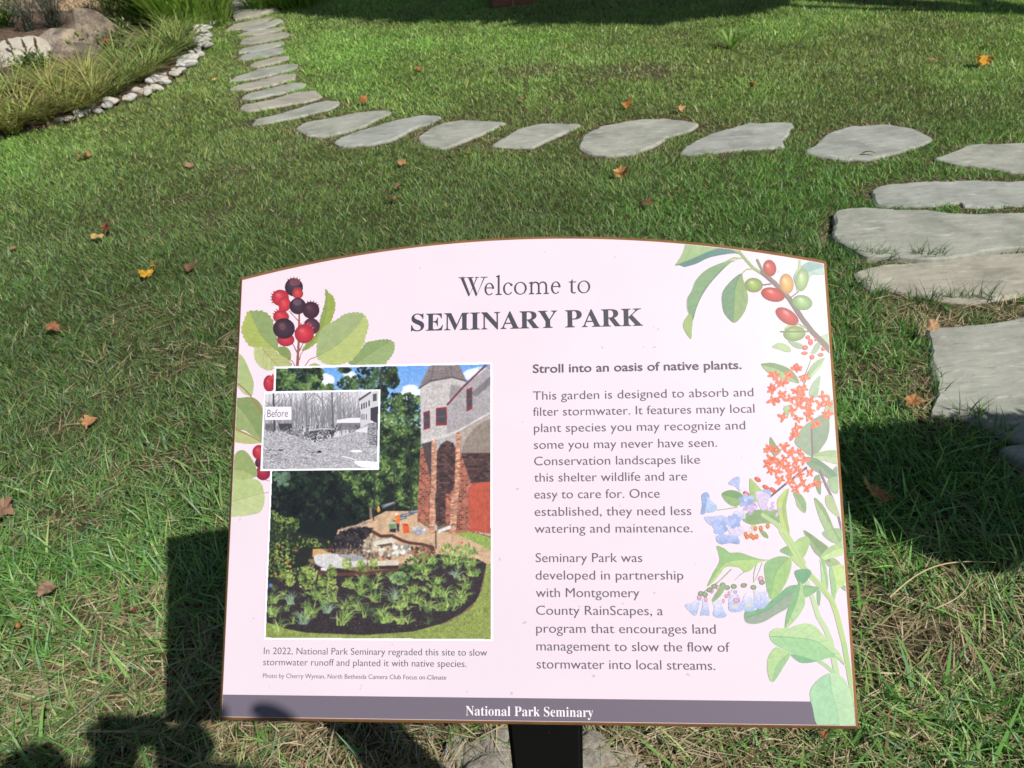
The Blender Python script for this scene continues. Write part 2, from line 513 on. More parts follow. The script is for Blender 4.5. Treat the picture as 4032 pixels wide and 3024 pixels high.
def lawn(name):
    R = []
    zones = [(0.45, 1.3, 14500), (1.3, 2.2, 16500), (2.2, 3.4, 17000), (3.4, 5.0, 14500), (5.0, 7.5, 10000), (7.5, 11.2, 7000)]
    for y0, y1, den in zones:
        xl, xr = -(2.4 + .62 * y1), (2.2 + .68 * y1)
        n = int(den * (y1 - y0) * (xr - xl))
        x = rng.uniform(xl, xr, n); y = rng.uniform(y0, y1, n)
        k = ((x > -(.85 + .5 * y)) & (x < .8 + .57 * y)) | (rng.random(n) < .45)
        R.append(np.stack([x[k], y[k], np.full(k.sum(), y0)], -1))
    R = np.concatenate(R)
    x, y, zn = R.T
    dry = fbm(x * 1.7, y * 1.7, 11)                      # broad dry / lush patches
    dry2 = fbm(x * 6, y * 6, 23)
    keep = ~inpoly(x, y, BED_W) & ~inpoly(x, y, GRAV_W)
    rim = np.full(len(x), 1.0)
    bl = atl(BORDER)
    keep &= polydist(x, y, bl, False) > .02
    for pw in STONE_W + WALK_W:
        px = np.array(pw); b0 = px.min(0) - .3; b1 = px.max(0) + .3
        q = np.where((x > b0[0]) & (x < b1[0]) & (y > b0[1]) & (y < b1[1]))[0]
        ins = inpoly(x[q], y[q], pw)
        ds = polydist(x[q], y[q], pw)
        keep[q[ins & (ds > 0.008)]] = False
        rim[q] = np.minimum(rim[q], ds)
    near_sign = np.exp(-(((x + .1) / .55) ** 2 + ((y - .78) / .33) ** 2))
    bare = np.clip((dry - 0.56) * 5, 0, 1) * np.clip((dry2 - .45) * 4, 0, 1)
    worn = 0
    for wx, wy, wr in ((1.0, 5.55, .42), (.35, 5.75, .3), (-.55, 1.05, .18), (.75, 1.05, .25)):
        worn = np.maximum(worn, np.exp(-(((x - wx) / wr) ** 2 + ((y - wy) / (wr * .55)) ** 2)))
    p = 1 - .55 * bare - .5 * near_sign * (dry2 > .42) - .55 * np.exp(-(rim / .05) ** 2) * (dry2 > .4) - .7 * worn
    strawy = 0
    for qx, qy, qr in ((250, 1345, .15), (60, 1490, .13), (300, 1470, .12), (700, 1625, .26), (1420, 1620, .22), (150, 1130, .10), (350, 1010, .10), (120, 930, .08), (1900, 820, .14), (2000, 680, .16), (2120, 665, .18), (2050, 1400, .14)):
        g = at(qx, qy); strawy = np.maximum(strawy, np.exp(-(((x - g[0]) / qr) ** 2 + ((y - g[1]) / (qr * .6)) ** 2)))
    p = p * (1 - .45 * strawy)
    keep &= rng.random(len(x)) < p
    x, y, zn, dry, dry2, rim, near_sign, bare, worn, strawy = (a[keep] for a in (x, y, zn, dry, dry2, rim, near_sign, bare, worn, strawy))
    N = len(x)
    dist = np.hypot(x, y)
    clump = fbm(x * 9, y * 9, 31)
    h = (0.020 + 0.024 * rng.random(N)) * (0.55 + 0.85 * clump)
    longb = (rng.random(N) < np.where(y < 1.7, .11, .03))
    h = np.where(longb, h * 1.8, h)
    h *= np.clip(.72 + rim * 5, .72, 1)
    h *= np.interp(y, [.8, 1.6, 2.6, 4.0], [1.25, 1.0, .74, .66])
    w = (0.0023 + 0.0028 * rng.random(N) ** 1.5) * np.interp(dist, [1.2, 2.5, 4, 8], [1.25, .95, 1.0, 1.7])
    w = np.where(longb, w * 1.45, w)
    flow = vn(x * 3.2, y * 3.2, 41) * 4 * np.pi
    az = flow * .6 + rng.normal(0, 1.7, N)
    lean = np.abs(rng.normal(.35, .3, N)) + .55 * (y < 1.8) * rng.random(N)
    flat = rng.random(N) < np.where(y < 1.6, .30, .10)
    lean = np.where(flat, lean * 1.3 + 1.1, lean)
    bend = rng.uniform(.1, .7, N)
    zf = np.where(flat, .42, 1.0)
    tw = rng.uniform(0, np.pi * 2, N)
    base = np.array([(.085, .205, .044), (.132, .285, .062), (.205, .345, .092), (.145, .278, .128), (.30, .38, .14)])
    straw = np.array([(.47, .38, .22), (.38, .29, .16), (.58, .50, .33), (.27, .20, .11)])
    ci = rng.choice(5, N, p=[.27, .33, .17, .15, .08])
    col = base[ci] * rng.uniform(.75, 1.25, (N, 1))
    lush = np.clip((fbm(x * .9, y * .9, 77) - .5) * 3, -.5, .5)[:, None]
    col = col * (1 + .35 * lush * np.array([.3, 1, .2]))
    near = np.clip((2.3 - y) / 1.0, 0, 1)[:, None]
    col = col * (1 + near * np.array([.36, .34, .42]))  # nearest blades lightened in colour for a sunlit look
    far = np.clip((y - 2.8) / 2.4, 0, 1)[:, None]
    col = col * (1 + far * np.array([.95, .60, .45]))  # far blades lightened in colour, making up for self-shadowing
    ps = .015 + .26 * bare + .40 * near_sign * (dry2 > .4) + .75 * np.exp(-(rim / .06) ** 2) * (dry2 > .40) + .10 * np.clip((1.5 - y) / .7, 0, 1) + .5 * worn + .5 * strawy
    isd = rng.random(N) < ps
    col[isd] = straw[rng.choice(4, isd.sum())] * rng.uniform(.7, 1.15, (isd.sum(), 1))
    lean = np.where(isd, lean + .9, lean)
    zf = np.where(isd, zf * .5, zf)
    z = (fbm(x * 1.3, y * 1.3, 3) - 0.5) * 0.016
    root = np.stack([x, y, z], -1)
    hh = h * zf
    # longer tufts left standing at the slab edges
    tp = []
    for qx, qy in [(1905, 562), (1925, 564), (1985, 564), (1995, 565), (2003, 564), (2032, 563), (1880, 563), (1850, 556), (1862, 620), (1900, 642), (1990, 660), (2005, 658), (2060, 652), (2100, 648), (2140, 652), (1960, 654), (2120, 908), (2165, 940), (2090, 902), (2016, 850), (2012, 820), (1800, 545), (1820, 566), (1840, 590)]:
        g = at(qx, qy)
        tp.append(np.stack([g[0] + rng.normal(0, .018, 16), g[1] + rng.normal(0, .010, 16), np.full(16, .01)], -1))
    tp = np.concatenate(tp); k = len(tp)
    root = np.concatenate([root, tp]); hh = np.concatenate([hh, rng.uniform(.035, .085, k)]); w = np.concatenate([w, rng.uniform(.0025, .0045, k)])
    az = np.concatenate([az, rng.uniform(0, 6.28, k)]); lean = np.concatenate([lean, rng.uniform(.05, .6, k)]); zf = np.concatenate([zf, np.ones(k)]); bend = np.concatenate([bend, rng.uniform(.1, .6, k)])
    col = np.concatenate([col, base[rng.choice(4, k)] * rng.uniform(.6, 1.1, (k, 1))]); tw = np.concatenate([tw, rng.uniform(0, 6.28, k)])
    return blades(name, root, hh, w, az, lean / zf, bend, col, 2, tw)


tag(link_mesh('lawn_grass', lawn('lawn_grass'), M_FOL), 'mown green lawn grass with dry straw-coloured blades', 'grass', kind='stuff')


def thatch(name):
    n = 42000
    y = .5 + 2.4 * rng.random(n) ** 1.5
    x = -(.95 + .5 * y) + rng.random(n) * (1.9 + 1.07 * y)
    k = ~inpoly(x, y, BED_W)
    for pw in STONE_W: k &= ~inpoly(x, y, pw)
    ns = np.exp(-(((x + .1) / .6) ** 2 + ((y - .78) / .4) ** 2))
    k &= rng.random(n) < .14 + .5 * np.max([np.exp(-(((x - at(a_, b_)[0]) / .2) ** 2 + ((y - at(a_, b_)[1]) / .12) ** 2)) for a_, b_ in ((250, 1345), (60, 1490), (300, 1470), (1420, 1620), (700, 1625))], axis=0) + .55 * ns + .35 * (fbm(x * 3, y * 3, 91) > .54)
    x, y = x[k], y[k]; N = len(x)
    straw = np.array([(.52, .42, .26), (.40, .31, .17), (.62, .54, .37), (.25, .19, .11), (.16, .22, .08)])
    col = straw[rng.choice(5, N)] * rng.uniform(.7, 1.15, (N, 1))
    az = vn(x * 4, y * 4, 55) * 9 + rng.normal(0, .7, N)
    h = np.full(N, .006) + .016 * rng.random(N)
    L = .03 + .05 * rng.random(N)
    root = np.stack([x, y, .004 + (.016 + .026 * np.exp(-((x / .3) ** 2 + ((y - .86) / .15) ** 2))) * rng.random(N)], -1)
    return blades(name, root, h, .0012 + .0016 * rng.random(N), az, L / h, rng.uniform(-.5, .8, N), col, 3, None, rng.uniform(0, 1.0, N))


tag(link_mesh('dry_grass_clippings', thatch('dry_grass_clippings'), M_DRY), 'dry straw-coloured grass clippings lying in the lawn', 'dry grass', kind='stuff')

# ================================================================ the sign
SW, SH, TAU = 0.61, 0.44684, math.pi / 4
S_C = np.array([-0.00713618, 0.41983972, 1.5 - 0.70841839])
S_H = np.array([math.cos(YAW), math.sin(YAW), 0])
S_N2 = np.array([-math.sin(YAW), math.cos(YAW), 0])
S_U = math.cos(TAU) * S_N2 + math.sin(TAU) * np.array([0, 0, 1.0])
S_N = math.cos(TAU) * np.array([0, 0, 1.0]) - math.sin(TAU) * S_N2


def px2uv(x, y):
    """layout coordinates of the print -> metres on the panel (origin bottom centre)"""
    x = np.asarray(x, float); y = np.asarray(y, float)
    d = (np.stack([(x * PX - 2016) / FPX, -(y * PX - 1512) / FPX, np.ones_like(x)], -1)) @ RC
    t = ((S_C - CAM_P) @ S_N) / (d @ S_N)
    P = CAM_P + d * t[..., None] - S_C
    return P @ S_H, P @ S_U


def uvw(u, v, w=0.0):
    u = np.asarray(u, float)
    return S_C + u[..., None] * S_H + np.asarray(v, float)[..., None] * S_U + (np.asarray(w, float)[..., None] if np.ndim(w) else w) * S_N


sign = empty('interpretive_sign', (0.012, 0.505, 0), YAW)
tag(sign, 'pale pink information sign with curved top, brown edge and plant pictures on a black post', 'sign')

# outline: straight sides, arched top
_ua, _va = px2uv(np.array([1205.0]), np.array([514.5]))
sag = float(_va[0]) - SH
Rr = ((SW / 2) ** 2 + sag ** 2) / (2 * sag)


def outline(o):
    """panel outline grown by o metres"""
    pts = [(-SW / 2 - o, -o), (SW / 2 + o, -o)]
    n = 48
    a = math.asin((SW / 2) / Rr)
    cy = SH + sag - Rr
    for i in range(n + 1):
        t = a - 2 * a * i / n
        pts.append(((Rr + o) * math.sin(t) * (SW / 2 + o) / ((Rr + o) * math.sin(a)), cy + (Rr + o) * math.cos(t)))
    return pts


def board():
    rings = [(0, 0), (0.0012, -0.0008), (0.0036, -0.0036), (0.0036, -0.0125), (0.0, -0.0135)]
    V = []; F = []
    n = len(outline(0))
    for o, w in rings:
        for u, v in outline(o): V.append(uvw(u, v, w))
    for k in range(len(rings) - 1):
        for i in range(n):
            F.append((k * n + i, k * n + (i + 1) % n, (k + 1) * n + (i + 1) % n, (k + 1) * n + i)[::-1])
    F.append(tuple(range((len(rings) - 1) * n, len(rings) * n))[::-1])
    F.append(tuple(range(n)))
    return pymesh('board', V, F)


M_BROWN = mat_noise('brown_laminate_edge', [(0.3, (0.20, 0.095, 0.036)), (0.7, (0.30, 0.15, 0.06))], 60, 0.55)
link_mesh('board', board(), M_BROWN, sign, True)


def flat_poly(name, uv, w, mat):
    bm = bmesh.new()
    f = bm.faces.new([bm.verts.new(uvw(u, v, w)) for u, v in uv])
    f.normal_update()
    if f.normal.dot(Vector(S_N)) < 0: f.normal_flip()
    bmesh.ops.triangulate(bm, faces=[f])
    me = bpy.data.meshes.new(name); bm.to_mesh(me); bm.free()
    return link_mesh(name, me, mat, sign, True)


M_PINK, _nt, _bs = newmat('pink_print')
_nt.links.new(ramp(_nt, [(0.3, (0.675, 0.580, 0.657)), (0.7, (0.705, 0.608, 0.686))], noise(_nt, 5, 3)), _bs.inputs['Base Color'])
_c = ramp(_nt, [(0.0, (1, 1, 1)), (0.205, (1, 1, 1)), (0.225, (0, 0, 0)), (1, (0, 0, 0))], noise(_nt, 150, 1, .4))
_p = _bs.inputs['Base Color'].links[0].from_socket
_nt.links.new(mix(_nt, mix(_nt, 1.0, _c, (.55, .55, .55), 'MULTIPLY'), _p, (.42, .33, .30)), _bs.inputs['Base Color'])
_nt.links.new(ramp(_nt, [(0.35, (.30, .30, .30)), (0.65, (.46, .46, .46))], noise(_nt, 9, 6, .7)), _bs.inputs['Roughness'])
_bs.inputs['Specular IOR Level'].default_value = 0.35
flat_poly('sign_face', outline(-0.0003), 0.0004, M_PINK)
M_BAND = mat_plain('grey_violet_band', (0.150, 0.128, 0.168), 0.38, 0.4)
_u0, _v0 = px2uv(np.array([480.0, 1749.5]), np.array([1499.9, 1515.2]))
flat_poly('footer_band', [(-SW / 2 + .0006, .0007), (SW / 2 - .0006, .0007), (SW / 2 - .0006, float(_v0.mean())), (-SW / 2 + .0006, float(_v0.mean()))], 0.0006, M_BAND)
M_PRINT = mat_print('colour_print')


class Canvas:
    """a picture printed on the panel: painted into a fine grid of coloured cells"""

    def __init__(s, x0, y0, x1, y1, r, bgc):
        s.x0, s.y0, s.r = x0, y0, r
        s.w = int((x1 - x0) * r); s.h = int((y1 - y0) * r)
        s.C = np.zeros((s.h, s.w, 3)) + np.array(bgc, float)
        s.A = np.zeros((s.h, s.w))

    def box(s, xa, ya, xb, yb):
        i0 = max(0, int((xa - s.x0) * s.r) - 1); i1 = min(s.w, int((xb - s.x0) * s.r) + 2)
        j0 = max(0, int((ya - s.y0) * s.r) - 1); j1 = min(s.h, int((yb - s.y0) * s.r) + 2)
        return i0, i1, j0, j1

    def grid(s, i0, i1, j0, j1):
        X, Y = np.meshgrid((np.arange(i0, i1) + .5) / s.r + s.x0, (np.arange(j0, j1) + .5) / s.r + s.y0)
        return X, Y

    def put(s, b, mask, col, solid=True):
        i0, i1, j0, j1 = b
        m_ = mask[..., None]
        s.C[j0:j1, i0:i1] = s.C[j0:j1, i0:i1] * (1 - m_) + np.asarray(col, float) * m_
        if solid: s.A[j0:j1, i0:i1] = np.maximum(s.A[j0:j1, i0:i1], mask)

    def poly(s, pts, col, smooth=False, clip=None, alpha=1.0):
        if smooth: pts = catmull(pts, True, 5)
        P = np.array(pts)
        b = s.box(P[:, 0].min(), P[:, 1].min(), P[:, 0].max(), P[:, 1].max())
        if b[0] >= b[1] or b[2] >= b[3]: return None
        X, Y = s.grid(*b)
        q = .25 / s.r
        mk = sum(inpoly(X + dx, Y + dy, pts).astype(float) for dx in (-q, q) for dy in (-q, q)) / 4 * alpha
        c = col(X, Y) if callable(col) else col
        s.put(b, mk, c)
        return b, mk

    def ell(s, cx, cy, rx, ry, col, rot=0.0, alpha=1.0, shade=None):
        R_ = max(rx, ry) + 1
        b = s.box(cx - R_, cy - R_, cx + R_, cy + R_)
        if b[0] >= b[1] or b[2] >= b[3]: return
        X, Y = s.grid(*b)
        c, sn = math.cos(rot), math.sin(rot)
        a = ((X - cx) * c + (Y - cy) * sn) / rx; e = (-(X - cx) * sn + (Y - cy) * c) / ry
        d = np.sqrt(a * a + e * e)
        mk = np.clip((1 - d) * min(rx, ry) * s.r + .5, 0, 1) * alpha
        cc = np.asarray(col, float)
        if shade is not None:
            k = np.clip(1 - d, 0, 1)[..., None]
            hl = np.exp(-(((a + .25) / .28) ** 2 + ((e + .35) / .24) ** 2))[..., None]
            cc = cc * (.80 + .30 * k) + shade * hl * (255 - cc)
            cc = cc * (1 + .10 * (vn(X * 1.3, Y * 1.3, 3)[..., None] - .5))
        s.put(b, mk, cc)

    def stroke(s, pts, w0, w1, col, alpha=1.0):
        P = np.array(pts)
        mw = max(w0, w1)
        b = s.box(P[:, 0].min() - mw, P[:, 1].min() - mw, P[:, 0].max() + mw, P[:, 1].max() + mw)
        if b[0] >= b[1] or b[2] >= b[3]: return
        X, Y = s.grid(*b)
        best = np.full(X.shape, 1e9)
        n = len(P) - 1
        for i in range(n):
            ax, ay = P[i]; dx, dy = P[i + 1] - P[i]
            t = np.clip(((X - ax) * dx + (Y - ay) * dy) / (dx * dx + dy * dy + 1e-9), 0, 1)
            ww = (w0 + (w1 - w0) * (i + t) / n) / 2
            best = np.minimum(best, np.hypot(X - ax - t * dx, Y - ay - t * dy) - ww)
        s.put(b, np.clip(.5 - best * s.r, 0, 1) * min(1, mw * s.r) * alpha, col)

    def leaf(s, pts, mid, ca, cb, serr=0.0, veins=0, vcol=None, edge=None):
        o = catmull(pts, True, 8)
        if serr:
            n = len(o); L = 0; q = []
            for i in range(n):
                p = o[i]; nx = o[(i + 1) % n]
                d = nx - p; L += np.hypot(*d)
                nn = np.array([d[1], -d[0]]) / (np.hypot(*d) + 1e-9)
                q.append(p + nn * serr * ((L / (serr * 3.2)) % 1.0 - .4))
            o = q
        mid = catmull(mid, False, 6) if mid is not None else None
        ca = np.array(ca, float); cb = np.array(cb, float)

        def col(X, Y):
            if mid is None:
                k = vn(X * .05, Y * .05, 5)
            else:
                best = np.full(X.shape, 1e9); side = np.zeros(X.shape)
                for i in range(len(mid) - 1):
                    ax, ay = mid[i]; dx, dy = mid[i + 1] - mid[i]
                    t = np.clip(((X - ax) * dx + (Y - ay) * dy) / (dx * dx + dy * dy + 1e-9), 0, 1)
                    dd_ = np.hypot(X - ax - t * dx, Y - ay - t * dy)
                    sg = (X - ax) * dy - (Y - ay) * dx
                    u_ = dd_ < best
                    best = np.where(u_, dd_, best); side = np.where(u_, sg, side)
                k = np.clip(.5 + np.sign(side) * np.clip(best * .35, 0, .5), 0, 1)
            c = ca * (1 - k[..., None]) + cb * k[..., None]
            return c * (1 + .12 * (fbm(X * .12, Y * .12, 9)[..., None] - .5) + .06 * (vn(X * 1.1, Y * 1.1, 2)[..., None] - .5))
        r = s.poly(o, col)
        vc = np.array(vcol if vcol is not None else (ca * .5 + cb * .5) * .84)
        if r is None: return
        b, mk = r
        keep = s.C[b[2]:b[3], b[0]:b[1]].copy()
        if mid is not None:
            s.stroke(mid, 1.6, .7, vc, .8)
            for i in range(veins):
                t = (i + 1) / (veins + 1)
                p = mid[int(t * (len(mid) - 1))]; p2 = mid[min(len(mid) - 1, int(t * (len(mid) - 1)) + 1)]
                dr = p2 - p; dr = dr / (np.hypot(*dr) + 1e-9); nr = np.array([-dr[1], dr[0]])
                for sg in (-1, 1):
                    Lq = 34
                    s.stroke([p, p + (dr * .75 + nr * sg * .8) * Lq * .5, p + (dr * 1.0 + nr * sg * .9) * Lq], .9, .5, vc, .55)
        if edge is not None:
            s.stroke(list(o) + [o[0]], 1.2, 1.2, edge, .6)
        f = (mk > 0.45)[..., None]
        reg = s.C[b[2]:b[3], b[0]:b[1]]
        s.C[b[2]:b[3], b[0]:b[1]] = np.where(f, reg, keep)

    def dabs(s, pts, n, size, cols, seed=1, weight=None, rot=None, asp=.6):
        P = np.array(pts); r = np.random.default_rng(seed)
        x = r.uniform(P[:, 0].min(), P[:, 0].max(), n * 3); y = r.uniform(P[:, 1].min(), P[:, 1].max(), n * 3)
        k = inpoly(x, y, pts); x, y = x[k][:n], y[k][:n]
        cols = np.array(cols, float)
        for a, b_ in zip(x, y):
            kx = np.clip(fbm(np.array(a * .06), np.array(b_ * .06), seed) * 1.9 - .45 + r.normal(0, .16), 0, .999)
            c = cols[int(kx * len(cols))] * r.uniform(.85, 1.15)
            z = size * r.uniform(.5, 1.3)
            s.ell(a, b_, z, z * asp, c, r.uniform(0, 3.14) if rot is None else rot + r.normal(0, .3))

    def tuft(s, x, y, n, L, cols, seed, spread=.9):
        r = np.random.default_rng(seed)
        for i in range(n):
            a = r.uniform(-spread, spread); l = L * r.uniform(.55, 1.1)
            c = np.array(cols[r.integers(len(cols))], float) * r.uniform(.85, 1.15)
            bx = x + r.normal(0, L * .14)
            s.stroke([(bx, y), (bx + math.sin(a) * l * .5, y - math.cos(a) * l * .6), (bx + math.sin(a) * l * 1.05, y - math.cos(a) * l * (.9 - .25 * abs(a)))], 2.0, .7, c)

    def mesh(s, name, w, thr=.5, solid=None):
        A = s.A if solid is None else solid
        X, Y = s.grid(0, s.w, 0, s.h)
        u, v = px2uv(X, Y)
        V = uvw(u.ravel(), v.ravel(), w)
        a = A > thr * .4
        q = a[:-1, :-1] & a[1:, :-1] & a[:-1, 1:] & a[1:, 1:]
        mu = (np.abs(u) < SW / 2 - .0007); q &= mu[:-1, :-1] & mu[1:, 1:]
        cy = SH + sag - Rr
        mv = (np.hypot(u, v - cy) < Rr - .0007) & (v > .0008); q &= mv[:-1, :-1] & mv[1:, 1:] & mv[:-1, 1:] & mv[1:, :-1]
        I = np.arange(s.w * s.h).reshape(s.h, s.w)
        F = np.stack([I[1:, :-1][q], I[1:, 1:][q], I[:-1, 1:][q], I[:-1, :-1][q]], -1)
        us = np.unique(F)
        rm = np.full(s.w * s.h, -1); rm[us] = np.arange(len(us))
        me = npmesh(name, V[us], np.full(len(F), 4), rm[F].ravel(), s2l(np.clip(s.C, 0, 255)).reshape(-1, 3)[us])
        return link_mesh(name, me, M_PRINT, sign, True)


PINKC = (247, 231, 244)
zf = lambda ox, oy, s: (lambda *p: ((ox + p[0] / s) / PX, (oy + p[1] / s) / PX))
Z1 = zf(880, 900, 2.765); Z2 = zf(880, 1350, 2.0109); Z3 = zf(1000, 1950, 2.074)
Z4 = zf(2600, 900, 2.765); Z5 = zf(2700, 1350, 1.9514); Z6 = zf(2600, 2100, 2.074)


def T(z, pts): return [z(*p) for p in pts]


# ---- left illustration: serviceberry twig
def left_art():
    c = Canvas(490, 585, 865, 1130, 1.15, PINKC)
    G1, G2, G3 = (140, 160, 108), (166, 178, 98), (182, 190, 134)
    st = (150, 92, 84)
    c.leaf(T(Z2, [(95, 60), (125, 80), (170, 130), (210, 220), (240, 300), (240, 370), (225, 420), (160, 400), (110, 340), (60, 300)]), T(Z2, [(60, 280), (150, 350), (225, 420)]), (178, 192, 140), (168, 184, 128), 0, 2)
    c.leaf(T(Z2, [(60, 700), (95, 460), (140, 435), (220, 430), (270, 452), (312, 515), (318, 640), (308, 785), (240, 745), (160, 692)]), T(Z2, [(90, 470), (200, 600), (308, 785)]), (150, 166, 112), (132, 152, 100), 0, 4)
    c.leaf(T(Z2, [(60, 690), (160, 700), (240, 745), (305, 788), (220, 800), (150, 796), (60, 770)]), None, (184, 190, 136), (172, 180, 120))
    c.stroke(T(Z2, [(100, 310), (160, 360), (210, 410), (255, 480), (310, 560)]), 3, 3, (160, 122, 92))
    c.stroke(T(Z2, [(90, 680), (200, 730), (305, 787)]), 3, 2, (160, 122, 92))
    c.ell(*Z2(365, 322), 13, 18, (188, 58, 74), 0, 1, .15); c.poly(T(Z2, [(355, 280), (372, 255), (382, 268), (395, 235), (410, 290)]), (200, 70, 86))
    c.ell(*Z2(288, 950), 10, 11, (100, 50, 66), 0, 1, .1)
    c.ell(*Z2(285, 866), 15, 16, (190, 58, 76), 0, 1, .2); c.ell(*Z2(316, 1030), 16, 16, (160, 48, 72), 0, 1, .2)
    c.leaf(T(Z2, [(55, 900), (85, 890), (120, 855), (165, 850), (210, 890), (255, 970), (268, 1050), (200, 1082), (120, 1095), (50, 1095)]), T(Z2, [(70, 1000), (160, 1010), (262, 1062)]), (166, 180, 122), (146, 164, 108), 0, 4)
    c.leaf(T(Z2, [(45, 1100), (140, 1086), (240, 1076), (300, 1110), (326, 1190), (326, 1270), (292, 1340), (200, 1365), (130, 1372), (45, 1350)]), T(Z2, [(60, 1260), (200, 1220), (326, 1188)]), (186, 198, 146), (176, 192, 134), 1.2, 4)
    c.stroke(T(Z2, [(322, 1190), (362, 1183)]), 1.5, 1.5, (170, 110, 104)); c.stroke(T(Z2, [(330, 1085), (368, 1092)]), 1.5, 1.5, (170, 110, 104))
    # upper leaves
    c.leaf(T(Z1, [(605, 1290), (680, 1288), (730, 1335), (742, 1400), (722, 1432), (640, 1392), (596, 1340)]), None, (130, 146, 90), (140, 154, 98), 0, 0)
    c.leaf(T(Z1, [(340, 1300), (430, 1297), (520, 1310), (640, 1390), (722, 1440), (740, 1498), (560, 1500), (552, 1530), (480, 1542), (400, 1500), (350, 1430)]), T(Z1, [(430, 1312), (510, 1410), (600, 1500)]), G3, (176, 184, 124), 2.5, 4, (150, 120, 84))
    c.leaf(T(Z1, [(872, 1335), (875, 1290), (960, 1200), (1020, 1130), (1045, 1020), (1080, 900), (1110, 780), (1114, 662), (1150, 700), (1190, 730), (1215, 790), (1220, 870), (1195, 960), (1160, 1040), (1100, 1100), (1010, 1250)]), T(Z1, [(872, 1335), (1010, 1180), (1110, 960), (1130, 700)]), (150, 164, 84), (136, 156, 92), 2.5, 3)
    c.leaf(T(Z1, [(605, 1335), (560, 1060), (520, 960), (440, 900), (360, 890), (270, 900), (240, 960), (215, 1020), (195, 1090), (205, 1150), (240, 1220), (300, 1288), (420, 1298), (520, 1312)]), T(Z1, [(605, 1338), (420, 1170), (290, 905)]), G1, G2, 3.5, 7)
    c.leaf(T(Z1, [(1370, 1476), (1420, 1400), (1520, 1290), (1560, 1240), (1680, 1215), (1780, 1205), (1850, 1230), (1868, 1290), (1840, 1380), (1780, 1450), (1760, 1480), (1560, 1482)]), T(Z1, [(1430, 1478), (1680, 1310), (1800, 1240)]), (150, 170, 118), (136, 158, 106), 2.5, 5)
    c.leaf(T(Z1, [(1020, 1392), (1018, 1260), (1050, 1140), (1130, 1050), (1240, 990), (1310, 940), (1400, 915), (1490, 915), (1545, 950), (1578, 1020), (1580, 1080), (1550, 1180), (1530, 1260), (1460, 1370), (1370, 1450), (1230, 1482), (1120, 1475), (1060, 1440)]), T(Z1, [(1020, 1396), (1250, 1260), (1420, 1100), (1510, 985)]), (178, 190, 122), (158, 174, 124), 3.0, 7)
    c.leaf(T(Z1, [(930, 1500), (955, 1478), (990, 1466), (1030, 1475), (1060, 1500)]), None, (160, 178, 110), (150, 168, 100))
    # stems
    c.stroke(T(Z1, [(808, 1500), (812, 1400), (822, 1240), (828, 940), (815, 880)]), 7, 3.5, st)
    c.stroke(T(Z1, [(802, 1345), (770, 1280), (745, 1235)]), 3, 2, st); c.stroke(T(Z1, [(832, 1330), (850, 1290), (870, 1250)]), 3, 2, st)
    c.stroke(T(Z1, [(815, 1000), (770, 955), (720, 900)]), 2.6, 2, st)
    c.stroke(T(Z1, [(890, 1495), (940, 1425), (1020, 1394)]), 2.2, 1.8, st); c.stroke(T(Z1, [(780, 1495), (755, 1445), (712, 1420)]), 2.2, 1.8, st)
    c.stroke(T(Z1, [(830, 1430), (845, 1370), (875, 1330)]), 2.2, 1.6, st)
    RED, DRK = (200, 62, 76), (72, 54, 68)

    def berry(x, y, rx, ry, col, crown=None):
        if crown:
            ax, ay, k, cc = crown
            X, Y = Z1(x, y)
            for q in range(-2, 3):
                t = math.atan2(ay, ax) + q * .32
                r0 = rx / 2.765 / PX
                c.poly([(X + math.cos(t - .2) * r0 * .8, Y + math.sin(t - .2) * r0 * .8), (X + math.cos(t) * r0 * (1.15 + k), Y + math.sin(t) * r0 * (1.15 + k)), (X + math.cos(t + .2) * r0 * .8, Y + math.sin(t + .2) * r0 * .8)], cc)
        c.ell(*Z1(x, y), rx / 2.765 / PX, ry / 2.765 / PX, col, 0, 1, .22 if col is RED else .12)
    berry(770, 640, 100, 100, DRK, (0, -1, .1, (150, 70, 80)))
    c.ell(*Z1(780, 585), 12, 8, (136, 78, 92), 0, .7)
    berry(622, 755, 95, 90, RED, (-1, -.1, .1, (160, 50, 66)))
    berry(668, 825, 68, 82, (208, 66, 78), (.1, -1, .05, (225, 120, 120)))
    berry(812, 710, 60, 60, (196, 72, 78), (-.1, -1, .1, (205, 90, 92)))
    berry(812, 845, 92, 90, DRK); c.ell(*Z1(808, 805), 9, 7, (120, 86, 104), 0, .7)
    berry(955, 890, 94, 93, (80, 52, 66), (.3, -1, .1, (160, 66, 74)))
    berry(630, 962, 88, 70, (200, 64, 76), (-.6, -1, .1, (190, 60, 74)))
    berry(960, 1065, 92, 90, (92, 58, 74))
    berry(682, 1212, 95, 72, (192, 62, 80))
    berry(662, 1090, 120, 112, DRK); c.ell(*Z1(645, 1070), 7, 8, (120, 80, 90), 0, .6)
    berry(882, 1147, 106, 104, RED, (.35, -1, .12, (212, 92, 96)))
    c.mesh('berry_illustration', 0.0008)


left_art()


